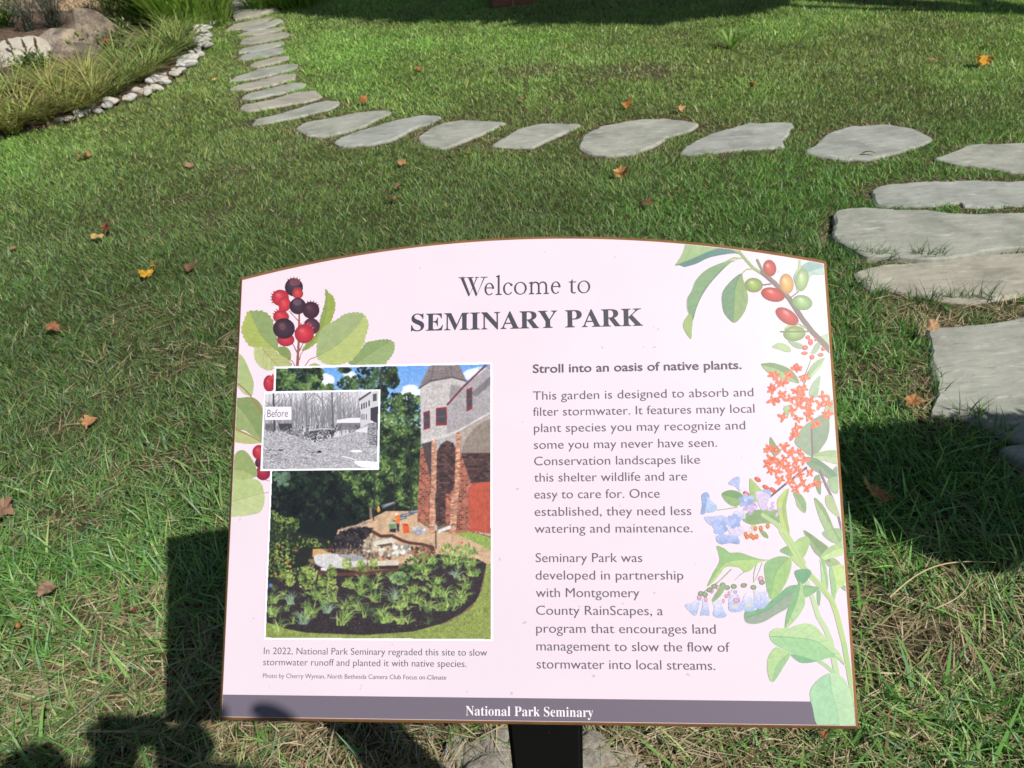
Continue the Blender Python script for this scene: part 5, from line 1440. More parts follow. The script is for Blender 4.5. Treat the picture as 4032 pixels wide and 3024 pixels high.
M_BOULDER = mat_rock('weathered_boulder', [(.3, (.42, .31, .20)), (.5, (.60, .50, .38)), (.7, (.72, .64, .52))], 5, .95, .045)
M_WROCK = mat_rock('pale_boulder', [(.3, (.40, .34, .26)), (.5, (.62, .57, .47)), (.7, (.72, .68, .59))], 5, 0, .03)
M_FIELD = mat_rock('post_rock', [(.3, (.20, .15, .10)), (.42, (.54, .47, .35)), (.55, (.72, .69, .61)), (.66, (.60, .58, .53)), (.78, (.40, .29, .16))], 16, .7, .02)


def place_rock(name, px, py, rx, ry, rz, zc, seed, mat, label, cat, rot=0, amp=.28, dy=0):
    p = at(px, py, 0.02)
    o = link_mesh(name, rock_mesh(name, rx, ry, rz, seed, 6, amp), mat)
    o.location = (p[0], p[1] + dy, zc); o.rotation_euler = (0, 0, rot)
    return tag(o, label, cat)


def boulder(px, py, lumps, mat, label, rot):
    p = at(px, py, .02)
    me = bpy.data.meshes.new('boulder'); bm = bmesh.new()
    for x, y, z, rx, ry, rz, sd, am in lumps:
        q = rock_mesh('lump', rx, ry, rz, sd, 5, am, .2); k = len(bm.verts)
        bm.from_mesh(q); bm.verts.ensure_lookup_table()
        for v in bm.verts[k:]: v.co += Vector((x, y, z))
        bpy.data.meshes.remove(q)
    bm.to_mesh(me); bm.free()
    o = link_mesh('boulder', me, mat); o.location = (p[0], p[1] + .1, 0); o.rotation_euler = (0, 0, rot)
    return tag(o, label, 'boulder')


boulder(176, 122, [(.11, .04, .10, .27, .24, .29, 15, .3), (-.15, -.02, .07, .30, .22, .20, 42, .28), (.02, -.15, .02, .32, .14, .13, 63, .25)], M_BOULDER, 'large brown weathered boulder with dark stained top in the planting bed', RAD(6))
boulder(36, 146, [(.06, 0, .05, .26, .2, .18, 34, .25), (-.20, -.04, .03, .28, .2, .14, 51, .25)], M_WROCK, 'pale cream boulder left of the big brown one, behind the seed heads', RAD(12))
for px, py, rx, ry, rz, sd in ((1075, 1625, .055, .05, .045, 3), (1030, 1646, .06, .045, .036, 4), (1062, 1668, .07, .05, .04, 5), (985, 1630, .04, .035, .025, 6), (1275, 1625, .05, .045, .042, 8),
                               (1300, 1652, .055, .045, .034, 9), (1262, 1662, .05, .045, .045, 12), (1345, 1636, .035, .03, .022, 13), (1368, 1660, .03, .028, .02, 14)):
    p = at(px, py, .015)
    o = link_mesh('post_rock', rock_mesh('post_rock', rx, ry, rz, sd, 5, .34, .10), M_FIELD)
    o.location = (p[0], p[1], .004); o.rotation_euler = (0, 0, sd * 1.3)
    tag(o, 'rough pale broken rock lying in dry grass at the foot of the black post', 'rock', 'rocks at the foot of the sign')

COB_M = [mat_rock('cobble_cream', [(.3, (.68, .62, .51)), (.7, (.82, .78, .69))], 14), mat_rock('cobble_grey', [(.3, (.56, .56, .54)), (.7, (.72, .72, .70))], 14),
         mat_rock('cobble_white', [(.3, (.70, .68, .64)), (.7, (.84, .82, .79))], 14)]
COBS = []
for sd in range(9):
    me = rock_mesh('border_cobble', 1, .74, .62, 200 + sd, 3, .30, .12)
    me.materials.append(COB_M[sd % 3]); COBS.append(me)
bw = [np.array(q) for q in catmull(atl(BORDER), False, 8)]
cum = np.concatenate([[0], np.cumsum([np.linalg.norm(b - a) for a, b in zip(bw, bw[1:])])])
s = 0.0; r = np.random.default_rng(17)
while s < cum[-1]:
    i = min(len(bw) - 2, int(np.searchsorted(cum, s, 'right') - 1))
    t = (s - cum[i]) / (cum[i + 1] - cum[i] + 1e-9)
    p = bw[i] * (1 - t) + bw[i + 1] * t
    dr = bw[i + 1] - bw[i]; dr /= np.linalg.norm(dr); nr = np.array([dr[1], -dr[0]])
    for row in range(1 if r.random() < .55 else 2):
        q = p - nr * (-.012 + .07 * row) + r.normal(0, .022, 2)
        o = bpy.data.objects.new('border_cobble', COBS[r.integers(9)])
        COL.objects.link(o)
        z = r.uniform(.028, .060)
        o.scale = (z * r.uniform(1, 1.3), z * r.uniform(.85, 1.1), z)
        o.location = (q[0], q[1], .022 + z * .35)
        o.rotation_euler = (r.normal(0, .15), r.normal(0, .15), r.uniform(0, 6.28))
        tag(o, 'small pale rounded cobble in the curved stone edging between lawn and planting bed', 'cobble', 'cobbles edging the planting bed')
    s += r.uniform(.055, .10)
for k in range(14):
    p = at(250 + r.uniform(-14, 24), 78 + r.uniform(-14, 14), .02)
    o = bpy.data.objects.new('bed_pebble', COBS[r.integers(9)]); COL.objects.link(o)
    z = r.uniform(.025, .05); o.scale = (z * 1.2, z, z); o.location = (p[0], p[1], .045); o.rotation_euler = (0, 0, r.uniform(0, 6))
    tag(o, 'small grey white stone in the loose pile right of the brown boulder', 'pebble', 'pile of small stones beside the boulder')

# ================================================================ plants of the bed
def tuft_mesh(name, n, rad, h0, h1, w, cols, seed, spread=.9, droop=.35, segs=5, lean0=.08, wvar=.4):
    r = np.random.default_rng(seed)
    a = r.uniform(0, 2 * np.pi, n); q = rad * np.sqrt(r.random(n))
    root = np.stack([np.cos(a) * q, np.sin(a) * q, np.zeros(n)], -1)
    h = r.uniform(h0, h1, n)
    az = a + r.normal(0, .6, n)
    lean = np.abs(r.normal(lean0, .18, n)) + .25 * q / rad
    bend = spread * r.uniform(.3, 1.15, n)
    c = np.array(cols)[r.integers(len(cols), size=n)] * r.uniform(.75, 1.25, (n, 1))
    return blades(name, root, h, w * r.uniform(1 - wvar, 1 + wvar, n), az, lean, bend, c, segs, None, droop * bend / spread * r.uniform(.5, 1.1, n))


OG = [(.34, .40, .10), (.25, .34, .08), (.46, .48, .15), (.14, .20, .05), (.44, .39, .16), (.28, .25, .09)]
OGb = [(.19, .30, .08), (.27, .39, .10), (.36, .44, .13), (.11, .17, .05), (.36, .35, .14)]
GRASSES = [
    (52, 264, 1.0, 0, 'drooping yellow-green ornamental grass at the bed corner nearest the left frame edge'),
    (-30, 268, 1.1, 0, 'ornamental grass mostly cut off by the left frame edge'),
    (135, 232, .9, 0, 'tan-green ornamental grass between the corner clump and the cobbled edge'),
    (208, 216, .95, 0, 'yellow-green ornamental grass hanging over the lower end of the cobble edging'),
    (268, 186, .9, 1, 'mid green ornamental grass behind the middle of the cobble edging'),
    (322, 157, .9, 1, 'upright green ornamental grass by the second bend of cobbles'),
    (190, 178, .9, 0, 'brownish ornamental grass in the middle of the bed below the boulder'),
    (105, 196, .85, 0, 'low ornamental grass below the dark seed heads'),
    (28, 205, .8, 1, 'short green ornamental grass under the pale boulder'),
    (378, 118, 1.0, 1, 'dense green ornamental grass beside the upper cobbles'),
    (335, 112, 1.0, 1, 'green ornamental grass right of the boulder'),
    (392, 84, .9, 1, 'fine green ornamental grass in front of the strap-leaved clump'),
    (30, 284, .7, 0, 'small drooping ornamental grass at the lawn edge, lowest in the bed at the left'),
    (98, 262, .7, 0, 'small ornamental grass at the lawn edge between corner clump and first cobbles'),
    (160, 244, .6, 0, 'small ornamental grass right above the first cobbles'),
    (184, 238, .55, 0, 'tiny ornamental grass tucked behind the second group of cobbles'),
    (246, 205, .6, 1, 'small ornamental grass filling the gap behind the third bend of cobbles'),
    (298, 178, .6, 0, 'small yellow-green ornamental grass at the centre of the cobble line'),
    (350, 142, .6, 1, 'small ornamental grass leaning over the cobbles below the last bend'),
    (404, 112, .6, 1, 'small ornamental grass near the top of the cobble line'),
    (262, 140, .85, 1, 'loose green ornamental grass in front of the boulder right side'),
]
for i, (px, py, k, kind, lab) in enumerate(GRASSES):
    p = at(px, py, .03)
    me = tuft_mesh('ornamental_grass', 175, .075 * k, .13 * k, .33 * k, .0092, OG if kind == 0 else OGb, 300 + i, 1.35, .46)
    o = link_mesh('ornamental_grass', me, M_LEAF)
    o.location = (p[0], p[1], .03)
    tag(o, lab, 'ornamental grass', 'ornamental grasses in the planting bed')
IRIS = [(.20, .38, .05), (.28, .48, .07), (.36, .56, .10), (.12, .26, .035), (.44, .60, .15)]
for i, (px, py, n, rad, h0, h1, w, lab) in enumerate([
        (418, 52, 420, .34, .45, .85, .020, 'tall bright green strap-leaved clump left of the paved walkway'),
        (345, 44, 260, .26, .45, .80, .018, 'dark green strap-leaved clump behind the ornamental grass, left of the bright one'),
        (470, 40, 120, .12, .40, .65, .022, 'sword-leaved bright green clump right at the walkway edge')]):
    p = at(px, py, .02)
    o = link_mesh('strap_leaf_clump', tuft_mesh('strap_leaf_clump', n, rad, h0, h1, w, IRIS if i != 1 else IRIS[:2] + [IRIS[3]], 400 + i, .55, .30), M_LEAF)
    o.location = (p[0], p[1], .02); tag(o, lab, 'garden plant', 'strap-leaved clumps by the walkway')
for i, (px, py, n, rad, h0, h1, w, lab) in enumerate([
        (578, 12, 240, .22, .18, .36, .016, 'low dark green strap-leaved plant right of the walkway slab'),
        (640, 8, 260, .25, .18, .36, .014, 'low dark green clump at the lawn corner, next to the shaded grass')]):
    p = at(px, py, .02)
    o = link_mesh('strap_leaf_clump', tuft_mesh('strap_leaf_clump', n, rad, h0, h1, w, [IRIS[0], IRIS[1], IRIS[3]], 420 + i, .9, .4), M_LEAF)
    o.location = (p[0], p[1], .02); tag(o, lab, 'garden plant', 'strap-leaved clumps by the walkway')


def bush(name, px, py, n, rad, h, cols, seed, lab, lw=.012, ll=.03, lift=0.0):
    """stems fanning out of one root, each set with many small leaves"""
    r = np.random.default_rng(seed)
    p = at(px, py, .03)
    root = empty(name, (p[0], p[1], .03))
    ns = max(14, n // 40)
    a = r.uniform(0, 6.283, ns); le = r.uniform(.1, 1.0, ns) * rad / h; hh = h * r.uniform(.65, 1.05, ns)
    st = blades(name + '_stems', np.zeros((ns, 3)) + r.normal(0, .02, (ns, 3)) * [1, 1, 0], hh, np.full(ns, .006), a, le, np.full(ns, .15), np.tile([[.09, .085, .05]], (ns, 1)), 4)
    link_mesh('stems', st, M_LEAF, root)
    k = r.integers(ns, size=n); t = lift + (1 - lift) * r.random(n) ** .7
    off = hh[k] * (le[k] * t + .15 * t * t)
    pos = np.stack([np.cos(a[k]) * off, np.sin(a[k]) * off, hh[k] * t], -1) + r.normal(0, .02 + .02 * rad, (n, 3))
    pos[:, 2] = np.maximum(pos[:, 2], .01)
    c = np.array(cols)[r.integers(len(cols), size=n)] * r.uniform(.7, 1.3, (n, 1))
    lv = blades(name + '_leaves', pos, ll * r.uniform(.6, 1.3, n), lw * r.uniform(.6, 1.2, n), r.uniform(0, 6.28, n), np.abs(r.normal(.8, .5, n)), r.uniform(0, .6, n), c, 2, r.uniform(0, 6.28, n))
    link_mesh('leaves', lv, M_LEAF, root)
    return tag(root, lab, 'shrub', 'shrubs in the planting bed')


BLUE = [(.14, .17, .14), (.11, .15, .11), (.18, .20, .18), (.09, .13, .07)]
GRN = [(.14, .26, .05), (.13, .22, .045), (.06, .12, .025), (.18, .25, .06)]
FINE = [(.12, .22, .045), (.17, .28, .065), (.08, .15, .03), (.24, .31, .09)]
bush('blue_grey_shrub', 122, 64, 1700, .30, .46, BLUE, 501, 'blue-grey feathery shrub behind the brown boulder, the taller one', .006, .045)
bush('blue_grey_shrub', 66, 70, 900, .20, .34, BLUE, 502, 'smaller blue-grey shrub left of the taller feathery one', .006, .04)
bush('green_shrub', 14, 64, 1000, .28, .32, GRN, 503, 'fresh green shrub with bluish tips at the left frame edge above the pale boulder', .016, .035)
bush('fine_leaf_shrub', 262, 68, 2600, .34, .75, FINE, 504, 'tall fine-leaved green shrub between boulder and strap-leaved clump', .0055, .06)
bush('green_shrub', 205, 52, 700, .30, .22, [(.15, .19, .07), (.11, .15, .06), (.22, .22, .09)], 505, 'low sparse green plant behind the boulder top right', .008, .04)
bush('ground_cover_plant', 92, 156, 520, .24, .10, [(.13, .20, .05), (.20, .26, .07), (.09, .15, .04)], 506, 'low leafy plant in front of the join between the two boulders', .02, .03)
bush('ground_cover_plant', 160, 116, 500, .25, .14, [(.25, .28, .07), (.18, .23, .06)], 507, 'yellow-green small-leaved plant right at the foot of the brown boulder', .022, .028)
bush('ground_cover_plant', 232, 112, 700, .28, .20, [(.20, .25, .08), (.15, .20, .07), (.26, .27, .12)], 508, 'pale leafy plant below the red flower', .018, .03)
bush('blue_grey_shrub', -4, 172, 420, .12, .22, BLUE, 509, 'dark blue-grey plant at the left frame edge under the pale boulder', .006, .04)


def stem_tube(pts, rads, k=6):
    V = []; F = []
    for i, (p, q) in enumerate(zip(pts, rads)):
        for j in range(k):
            a = 6.28318 * j / k; V.append((p[0] + q * math.cos(a), p[1] + q * math.sin(a), p[2]))
    for i in range(len(pts) - 1):
        for j in range(k): F.append((i * k + j, i * k + (j + 1) % k, (i + 1) * k + (j + 1) % k, (i + 1) * k + j))
    F.append(tuple(range(k))[::-1]); F.append(tuple((len(pts) - 1) * k + j for j in range(k)))
    return V, F


M_SEED = mat_noise('dry_seed_head', [(.3, (.07, .045, .025)), (.7, (.17, .11, .06))], 60, .9)
M_STALK = mat_noise('dry_stalk', [(.3, (.09, .08, .04)), (.7, (.17, .15, .08))], 30, .9)
M_GREYSTEM = mat_noise('grey_stalk', [(.3, (.20, .18, .19)), (.7, (.32, .29, .30))], 30, .9)
for i, (px, py, tx, ty, lab) in enumerate([
        (47, 148, 11, 78, 'dark seed head stalk leaning left, the leftmost of the four'),
        (64, 147, 49, 84, 'dark branching seed head stalk in front of the pale boulder'),
        (84, 138, 75, 82, 'short dark seed head stalk, nearest the brown boulder'),
        (52, 118, 42, 38, 'tallest seed head stalk, standing up past the blue-grey shrub')]):
    p = at(px, py, .02)
    d1 = ray(tx, ty); t = p[1] / d1[1]; top = CAM_P + d1 * t
    o = empty('seed_head_stalk', (p[0], p[1], .02))
    q = np.array(top) - np.array([p[0], p[1], .02])
    n = 8
    pts = [(q[0] * k / n + .008 * math.sin(k * 1.3 + i), .006 * math.cos(k * 2.1), q[2] * k / n) for k in range(n + 1)]
    link_mesh('stem', pymesh('stem', *stem_tube(pts, [.0045] * (n + 1)), True), M_STALK, o)
    V = []; F = []
    rr = np.random.default_rng(i)
    a, b = np.array(pts[-4]), np.array(pts[-1])
    for k in range(60):
        c = a + (b - a) * rr.random() + rr.normal(0, .0045, 3); z = rr.uniform(.0035, .0065); m0 = len(V)
        V += [c + np.array(v) * z for v in ((1, 0, 0), (-1, 0, 0), (0, 1, 0), (0, -1, 0), (0, 0, 1.3), (0, 0, -1.3))]
        F += [tuple(m0 + x for x in f) for f in ((0, 2, 4), (2, 1, 4), (1, 3, 4), (3, 0, 4), (2, 0, 5), (1, 2, 5), (3, 1, 5), (0, 3, 5))]
    link_mesh('seed_head', pymesh('seed_head', V, F), M_SEED, o)
    tag(o, lab, 'dried flower', 'dried seed heads in front of the pale boulder')
for i, (px, py, tx, ty) in enumerate([(126, 136, 94, 66), (120, 140, 112, 78), (130, 130, 104, 70), (196, 142, 182, 88)]):
    p = at(px, py, .02); d1 = ray(tx, ty); top = CAM_P + d1 * (p[1] / d1[1]); q = top - np.array([p[0], p[1], .02])
    pts = [(q[0] * k / 5, .004 * k % .01, q[2] * k / 5) for k in range(6)]
    o = link_mesh('bare_stalk', pymesh('bare_stalk', *stem_tube(pts, [.0045, .0045, .004, .0035, .003, .002]), True), M_GREYSTEM)
    o.location = (p[0], p[1], .02)
    tag(o, ['thin grey stalk leaning furthest left before the boulders', 'thin grey upright stalk in front of the boulder join', 'thin grey stalk rising before the brown boulder left side', 'thin dark grey stalk in front of the brown boulder right half'][i], 'dry stalk', 'bare grey stalks in the bed')
# red flower
p = at(238, 122, .03); d1 = ray(229, 90); top = CAM_P + d1 * (p[1] / d1[1]); q = top - np.array([p[0], p[1], .03])
o = empty('red_flower', (p[0], p[1], .03)); tag(o, 'single small red flower on a thin stem right of the brown boulder', 'flower')
link_mesh('stem', pymesh('stem', *stem_tube([tuple(q * k / 4) for k in range(5)], [.003] * 5), True), M_STALK, o)
V = []; F = []
for k in range(9):
    a = k * .7; m0 = len(V)
    V += [q, q + np.array([math.cos(a - .35) * .022, math.sin(a - .35) * .022, .014]), q + np.array([math.cos(a) * .032, math.sin(a) * .032, .02 * (k % 2)]), q + np.array([math.cos(a + .35) * .022, math.sin(a + .35) * .022, .014])]
    F.append((m0, m0 + 1, m0 + 2, m0 + 3))
link_mesh('bloom', pymesh('bloom', V, F), mat_plain('red_petals', (.55, .03, .03), .6), o)

# ================================================================ fallen leaves
def leaf_mesh(name, size, seed, col, lobes=5, curl=.5):
    r = np.random.default_rng(seed)
    n = 60
    pts = []; lobe = r.uniform(.75, 1.15, lobes)
    for i in range(n):
        t = 2 * math.pi * i / n
        k = abs(math.cos(lobes * .5 * (t - math.pi / 2))) ** .8
        rad = (.70 + .30 * k) * lobe[int(t / 6.2832 * lobes) % lobes] * (1 - .35 * max(0, -math.sin(t)) ** 2) * (1 + .10 * math.sin(t * 13 + seed)) * (1 + .15 * r.normal() * .3)
        pts.append((math.cos(t) * rad, math.sin(t) * rad))
    rings = (0, .35, .7, 1.0)
    V = [(0, 0, 0)]; F = []
    f1, f2, ph = r.uniform(.8, 1.6), r.uniform(1.5, 3), r.uniform(0, 6)
    def z(x, y): return curl * (.28 * math.sin(x * f1 * 1.8 + ph) + .35 * x * x - .16 * y * y + .12 * math.sin(y * f2 * 2 + ph) + .08 * math.sin(7 * math.atan2(y, x)) * math.hypot(x, y))
    for q in rings[1:]:
        for x, y in pts: V.append((x * q, y * q, z(x * q, y * q)))
    for i in range(n): F.append((0, 1 + i, 1 + (i + 1) % n))
    for k in range(2):
        for i in range(n): F.append((1 + k * n + i, 1 + (k + 1) * n + i, 1 + (k + 1) * n + (i + 1) % n, 1 + k * n + (i + 1) % n))
    # stalk
    m0 = len(V); zt = z(0, -.6)
    for k in range(5):
        t = k / 4; x = .06 * math.sin(t * 3); y = -.3 - .9 * t; zz2 = z(0, -.3) + .25 * t * curl
        V += [(x - .025, y, zz2), (x + .025, y, zz2), (x, y, zz2 + .03)]
    for k in range(4):
        for j in range(3): F.append((m0 + k * 3 + j, m0 + k * 3 + (j + 1) % 3, m0 + k * 3 + 3 + (j + 1) % 3, m0 + k * 3 + 3 + j))
    V = np.array(V) * size * .5
    sizes = [len(f) for f in F]; loops = [i for f in F for i in f]
    c = np.array(col)[None, :] * (1 + .5 * (fbm(V[:, 0] / size * 5 + seed, V[:, 1] / size * 5, 3) - .5))[:, None]
    c = c * np.where(fbm(V[:, 0] / size * 7 + seed, V[:, 1] / size * 7, 8) > .60, .62, 1.0)[:, None]
    return npmesh(name, V, sizes, loops, c, True)


TAN, ORG, BRN, RED_, YEL, PNK = (.38, .215, .10), (.42, .185, .06), (.20, .12, .07), (.19, .075, .042), (.60, .33, .04), (.32, .19, .125)
LEAVES = [  # x, y, size px, colour, lobes, curl, tilt, label
    (178, 340, 26, ORG, 5, .9, .5, 'small orange-tan curled leaf in the lawn below the cobble edging'),
    (188, 335, 18, TAN, 3, .7, .3, 'tiny tan leaf touching the orange one below the cobble edging'),
    (410, 356, 24, PNK, 5, .8, .2, 'dull pinkish brown leaf in green lawn left of the path bend'),
    (868, 353, 24, TAN, 5, .8, .5, 'light tan leaf in the shade just below the narrow blue-grey stone'),
    (860, 404, 24, BRN, 5, .9, .4, 'brown curled leaf, the upper of a pair above the sign'),
    (848, 427, 28, TAN, 3, .7, .3, 'tan leaf, the lower of a pair above the sign'),
    (1007, 334, 20, (.66, .38, .12), 3, .8, .8, 'small bright orange leaf just below the rounded stepping stone'),
    (1342, 380, 38, (.62, .33, .12), 5, 1.0, 1.1, 'upright orange leaf below the largest cross-row stone'),
    (1390, 440, 36, RED_, 5, .9, .4, 'dark red-brown leaf in the lawn above the sign top edge'),
    (785, 220, 24, ORG, 5, 1.1, .9, 'dark orange curled leaf right above the path bend'),
    (905, 148, 20, (.40, .17, .08), 3, .9, .5, 'small reddish leaf in the far lawn'),
    (1130, 215, 20, PNK, 5, .7, .3, 'pale pink leaf by the bare patch behind the stones'),
    (1355, 228, 28, (.50, .22, .06), 5, 1.1, .9, 'orange leaf with dark underside behind the largest stone'),
    (1468, 235, 24, (.62, .36, .16), 5, 1.0, .7, 'light orange cupped leaf behind the notched stone'),
    (1557, 191, 14, TAN, 3, .8, .5, 'tiny tan leaf beside the upright one in the far lawn'),
    (1624, 186, 18, ORG, 3, .9, 1.3, 'small orange leaf standing on edge in the far lawn'),
    (2118, 136, 28, YEL, 5, 1.2, 1.0, 'glowing yellow leaf, left of two at the upper right'),
    (2135, 130, 24, (.62, .30, .05), 5, 1.1, .7, 'yellow-orange leaf, right of two at the upper right'),
    (2137, 96, 18, BRN, 5, .8, .3, 'small dull brown leaf above the yellow pair'),
    (2015, 129, 18, TAN, 3, .7, .2, 'flat tan leaf on a bare patch left of the yellow pair'),
    (1085, 113, 12, RED_, 3, .8, .4, 'tiny dark leaf in the far sunny lawn'),
    (208, 513, 34, (.60, .40, .16), 3, .8, .3, 'pale tan leaf, touching a red-brown one, left of the sign'),
    (234, 497, 40, (.30, .11, .06), 5, 1.0, .8, 'red-brown leaf standing beside a pale tan one'),
    (316, 590, 38, YEL, 5, .9, .3, 'bright yellow leaf left of the sign corner'),
    (336, 578, 28, (.55, .33, .09), 3, 1.1, 1.2, 'folded orange leaf rising from the yellow one'),
    (411, 578, 32, BRN, 5, 1.0, .6, 'brown crumpled leaf nearest the sign upper left corner'),
    (28, 536, 14, PNK, 3, .7, .3, 'tiny pink leaf at the left frame edge'),
    (120, 712, 34, (.30, .13, .07), 5, 1.1, .7, 'red-brown crumpled leaf in the middle of the left lawn'),
    (190, 913, 36, (.42, .22, .10), 7, 1.0, .2, 'light brown crinkled leaf left of the sign'),
    (4, 1102, 52, PNK, 5, .7, .2, 'dull brown leaf cut by the left frame edge'),
    (108, 1268, 60, (.30, .20, .13), 3, .9, .4, 'flat grey-brown leaf on dry grass at lower left'),
    (284, 1322, 26, (.20, .06, .04), 3, .9, .5, 'small dark reddish leaf in straw beside the sign shadow'),
    (1897, 1066, 70, (.52, .25, .11), 5, .8, .15, 'large orange leaf lying in shadow right of the sign'),
    (2014, 706, 36, (.52, .32, .17), 3, .7, .2, 'tan leaf on the back corner of the largest step slab'),
    (1972, 872, 38, (.48, .24, .10), 5, .8, .7, 'orange-brown leaf against the left edge of the largest slab'),
    (1782, 1592, 22, (.34, .12, .06), 3, .9, .6, 'small red-brown leaf just below the sign bottom edge at right'),
    (464, 172, 14, (.62, .40, .10), 3, .7, .4, 'tiny yellowish leaf between cobbles and stepping stones'),
    (672, 55, 16, (.46, .22, .10), 3, .8, .5, 'small orange leaf right of the farthest stepping stones'),
    (1180, 240, 15, PNK, 3, .7, .3, 'tiny pale leaf just behind the small triangular stone'),
]
lr = np.random.default_rng(31)
for i, (px, py, sz, c, lb, cu, tl, lab) in enumerate(LEAVES):
    zb_ = .062 if i == 33 else .034
    p = at(px, py, zb_)
    dist = float(np.linalg.norm(p - CAM_P))
    size = sz * PX / FPX * dist * .88
    o = link_mesh('fallen_leaf', leaf_mesh('fallen_leaf', size, 700 + i, c, lb, cu), M_DRY)
    o.location = (p[0], p[1], zb_ + size * .2 * tl)
    o.rotation_euler = (tl * lr.uniform(.5, 1.0) * (1 if lr.random() < .7 else -1), lr.normal(0, .25), lr.uniform(0, 6.28) if tl < .8 else lr.normal(0, .5))
    tag(o, lab, 'leaf', 'fallen leaves on the lawn')
p = at(1578, 104, .01)
o = link_mesh('weed', tuft_mesh('weed', 26, .02, .10, .20, .022, [(.24, .44, .10), (.32, .52, .14)], 811, .5, .3), M_LEAF)
o.location = (p[0], p[1], 0); tag(o, 'bright light green broad-leaved weed standing up in the far lawn', 'weed')
# twig on the oval stone, straw stem lower right, acorn
p = at(1876, 329, .03)
o = link_mesh('twig', pymesh('twig', *stem_tube([(-.028, .0, .0), (-.01, .004, .006), (.012, .0, .009), (.03, -.006, .003)], [.005, .008, .007, .003])), M_SEED)
o.location = (p[0], p[1], .026); o.rotation_euler = (0, 0, RAD(-14)); tag(o, 'short dark twig lying on the oval stepping stone', 'twig')


def lying(name, a, b, rad, mat, lab, cat, arch=.02):
    A, B = at(*a, .035), at(*b, .035); L = B - A; n = 10
    V = []; F = []
    per = np.array([-L[1], L[0], 0]) / np.linalg.norm(L)
    for k in range(n + 1):
        t = k / n; c = A * 0 + L * t + np.array([0, 0, .012 * math.sin(3.1 * t)]) + per * arch * math.sin(3.14159 * t)
        for j in range(5):
            q = 6.28318 * j / 5; V.append(c + per * math.cos(q) * rad * (1 - .5 * t) + np.array([0, 0, math.sin(q) * rad * (1 - .5 * t)]))
    for k in range(n):
        for j in range(5): F.append((k * 5 + j, k * 5 + (j + 1) % 5, k * 5 + 5 + (j + 1) % 5, k * 5 + 5 + j))
    o = link_mesh(name, pymesh(name, V, F, True), mat); o.location = tuple(A)
    return tag(o, lab, cat)


M_STRAW = mat_noise('straw', [(.3, (.42, .32, .17)), (.7, (.60, .50, .32))], 40, .8)
lying('straw_stem', (1922, 1290), (2150, 1215), .0022, M_STRAW, 'long pale straw stem lying in the grass at lower right', 'straw', .03)
lying('straw_stem', (2012, 1318), (2098, 1240), .0016, M_STRAW, 'shorter straw stem just below the long one at lower right', 'straw', -.02)
p = at(38, 1351, .03)
o = empty('acorn', (p[0], p[1], .03)); tag(o, 'small orange acorn with a thin stalk at the lower left', 'acorn')
me = rock_mesh('nut', .008, .008, .010, 5, 2, .05); link_mesh('nut', me, mat_noise('acorn_shell', [(.3, (.25, .10, .025)), (.7, (.42, .20, .06))], 200, .5), o)
link_mesh('stalk', pymesh('stalk', *stem_tube([(0, 0, .008), (-.012, -.02, .004), (-.02, -.05, .0)], [.002, .0018, .0015])), M_STALK, o)

# brick block at the far shaded edge
p0 = at(1106, 14, .02)
M_BRICK = mat_noise('old_brick', [(.3, (.17, .075, .045)), (.7, (.30, .15, .09))], 30, .9, 120, .6, .005)
M_MORT = mat_noise('brick_mortar', [(.3, (.30, .26, .21)), (.7, (.42, .37, .30))], 40, .95)
o = empty('brick_stub', (p0[0], p0[1] + .12, 0), RAD(8)); tag(o, 'low brick stub standing in the dark shade at the top edge', 'brickwork')


def boxes(name, L, mat, par, bev=.006):
    bm = bmesh.new()
    for x, y, z, a, b, c in L:
        g = bmesh.ops.create_cube(bm, size=1)
        for v in g['verts']: v.co = Vector((x + v.co.x * a, y + v.co.y * b, z + v.co.z * c))
    bmesh.ops.bevel(bm, geom=bm.edges[:], offset=bev, segments=2, affect='EDGES')
    me = bpy.data.meshes.new(name); bm.to_mesh(me); bm.free()
    return link_mesh(name, me, mat, par)


boxes('bricks', [(x + (.055 if k % 2 else 0), 0, .05 + k * .075, .19, .20, .062) for k in range(3) for x in (-.103, .103)], M_BRICK, o)
boxes('mortar', [(.02, 0, .12, .36, .175, .24)], M_MORT, o, .002)

# ================================================================ things beyond the frame that throw its shadows
def crown_mesh(name, clumps, n, leaf, cols, seed):
    """leaf faces spread through ellipsoid clumps"""
    r = np.random.default_rng(seed)
    P = []
    tot = sum(c[3] * c[4] * c[5] for c in clumps)
    for x, y, z, a, b, c in clumps:
        k = int(n * a * b * c / tot)
        d = r.normal(size=(k, 3)); d /= np.linalg.norm(d, axis=1)[:, None]
        d *= (r.random(k) ** (1 / 2.4))[:, None]
        P.append(d * [a, b, c] + [x, y, z])
    P = np.concatenate(P); N = len(P)
    col = np.array(cols)[r.integers(len(cols), size=N)] * r.uniform(.7, 1.3, (N, 1))
    return blades(name, P, leaf * r.uniform(.7, 1.3, N), leaf * .6 * r.uniform(.7, 1.2, N), r.uniform(0, 6.28, N), r.uniform(.2, 1.6, N), r.uniform(0, .8, N), col, 2, r.uniform(0, 6.28, N))


def limb(pts, rads):
    V = []; F = []; k = 8
    for i, (p, q) in enumerate(zip(pts, rads)):
        d = np.array(pts[min(i + 1, len(pts) - 1)]) - np.array(pts[max(i - 1, 0)]); d = d / np.linalg.norm(d)
        u = np.cross(d, [.3, .9, .1]); u /= np.linalg.norm(u); w = np.cross(d, u)
        for j in range(k):
            a = 6.28318 * j / k; V.append(np.array(p) + q * (math.cos(a) * u + math.sin(a) * w))
    for i in range(len(pts) - 1):
        for j in range(k): F.append((i * k + j, i * k + (j + 1) % k, (i + 1) * k + (j + 1) % k, (i + 1) * k + j))
    F.append(tuple((len(pts) - 1) * k + j for j in range(k)))
    return V, F


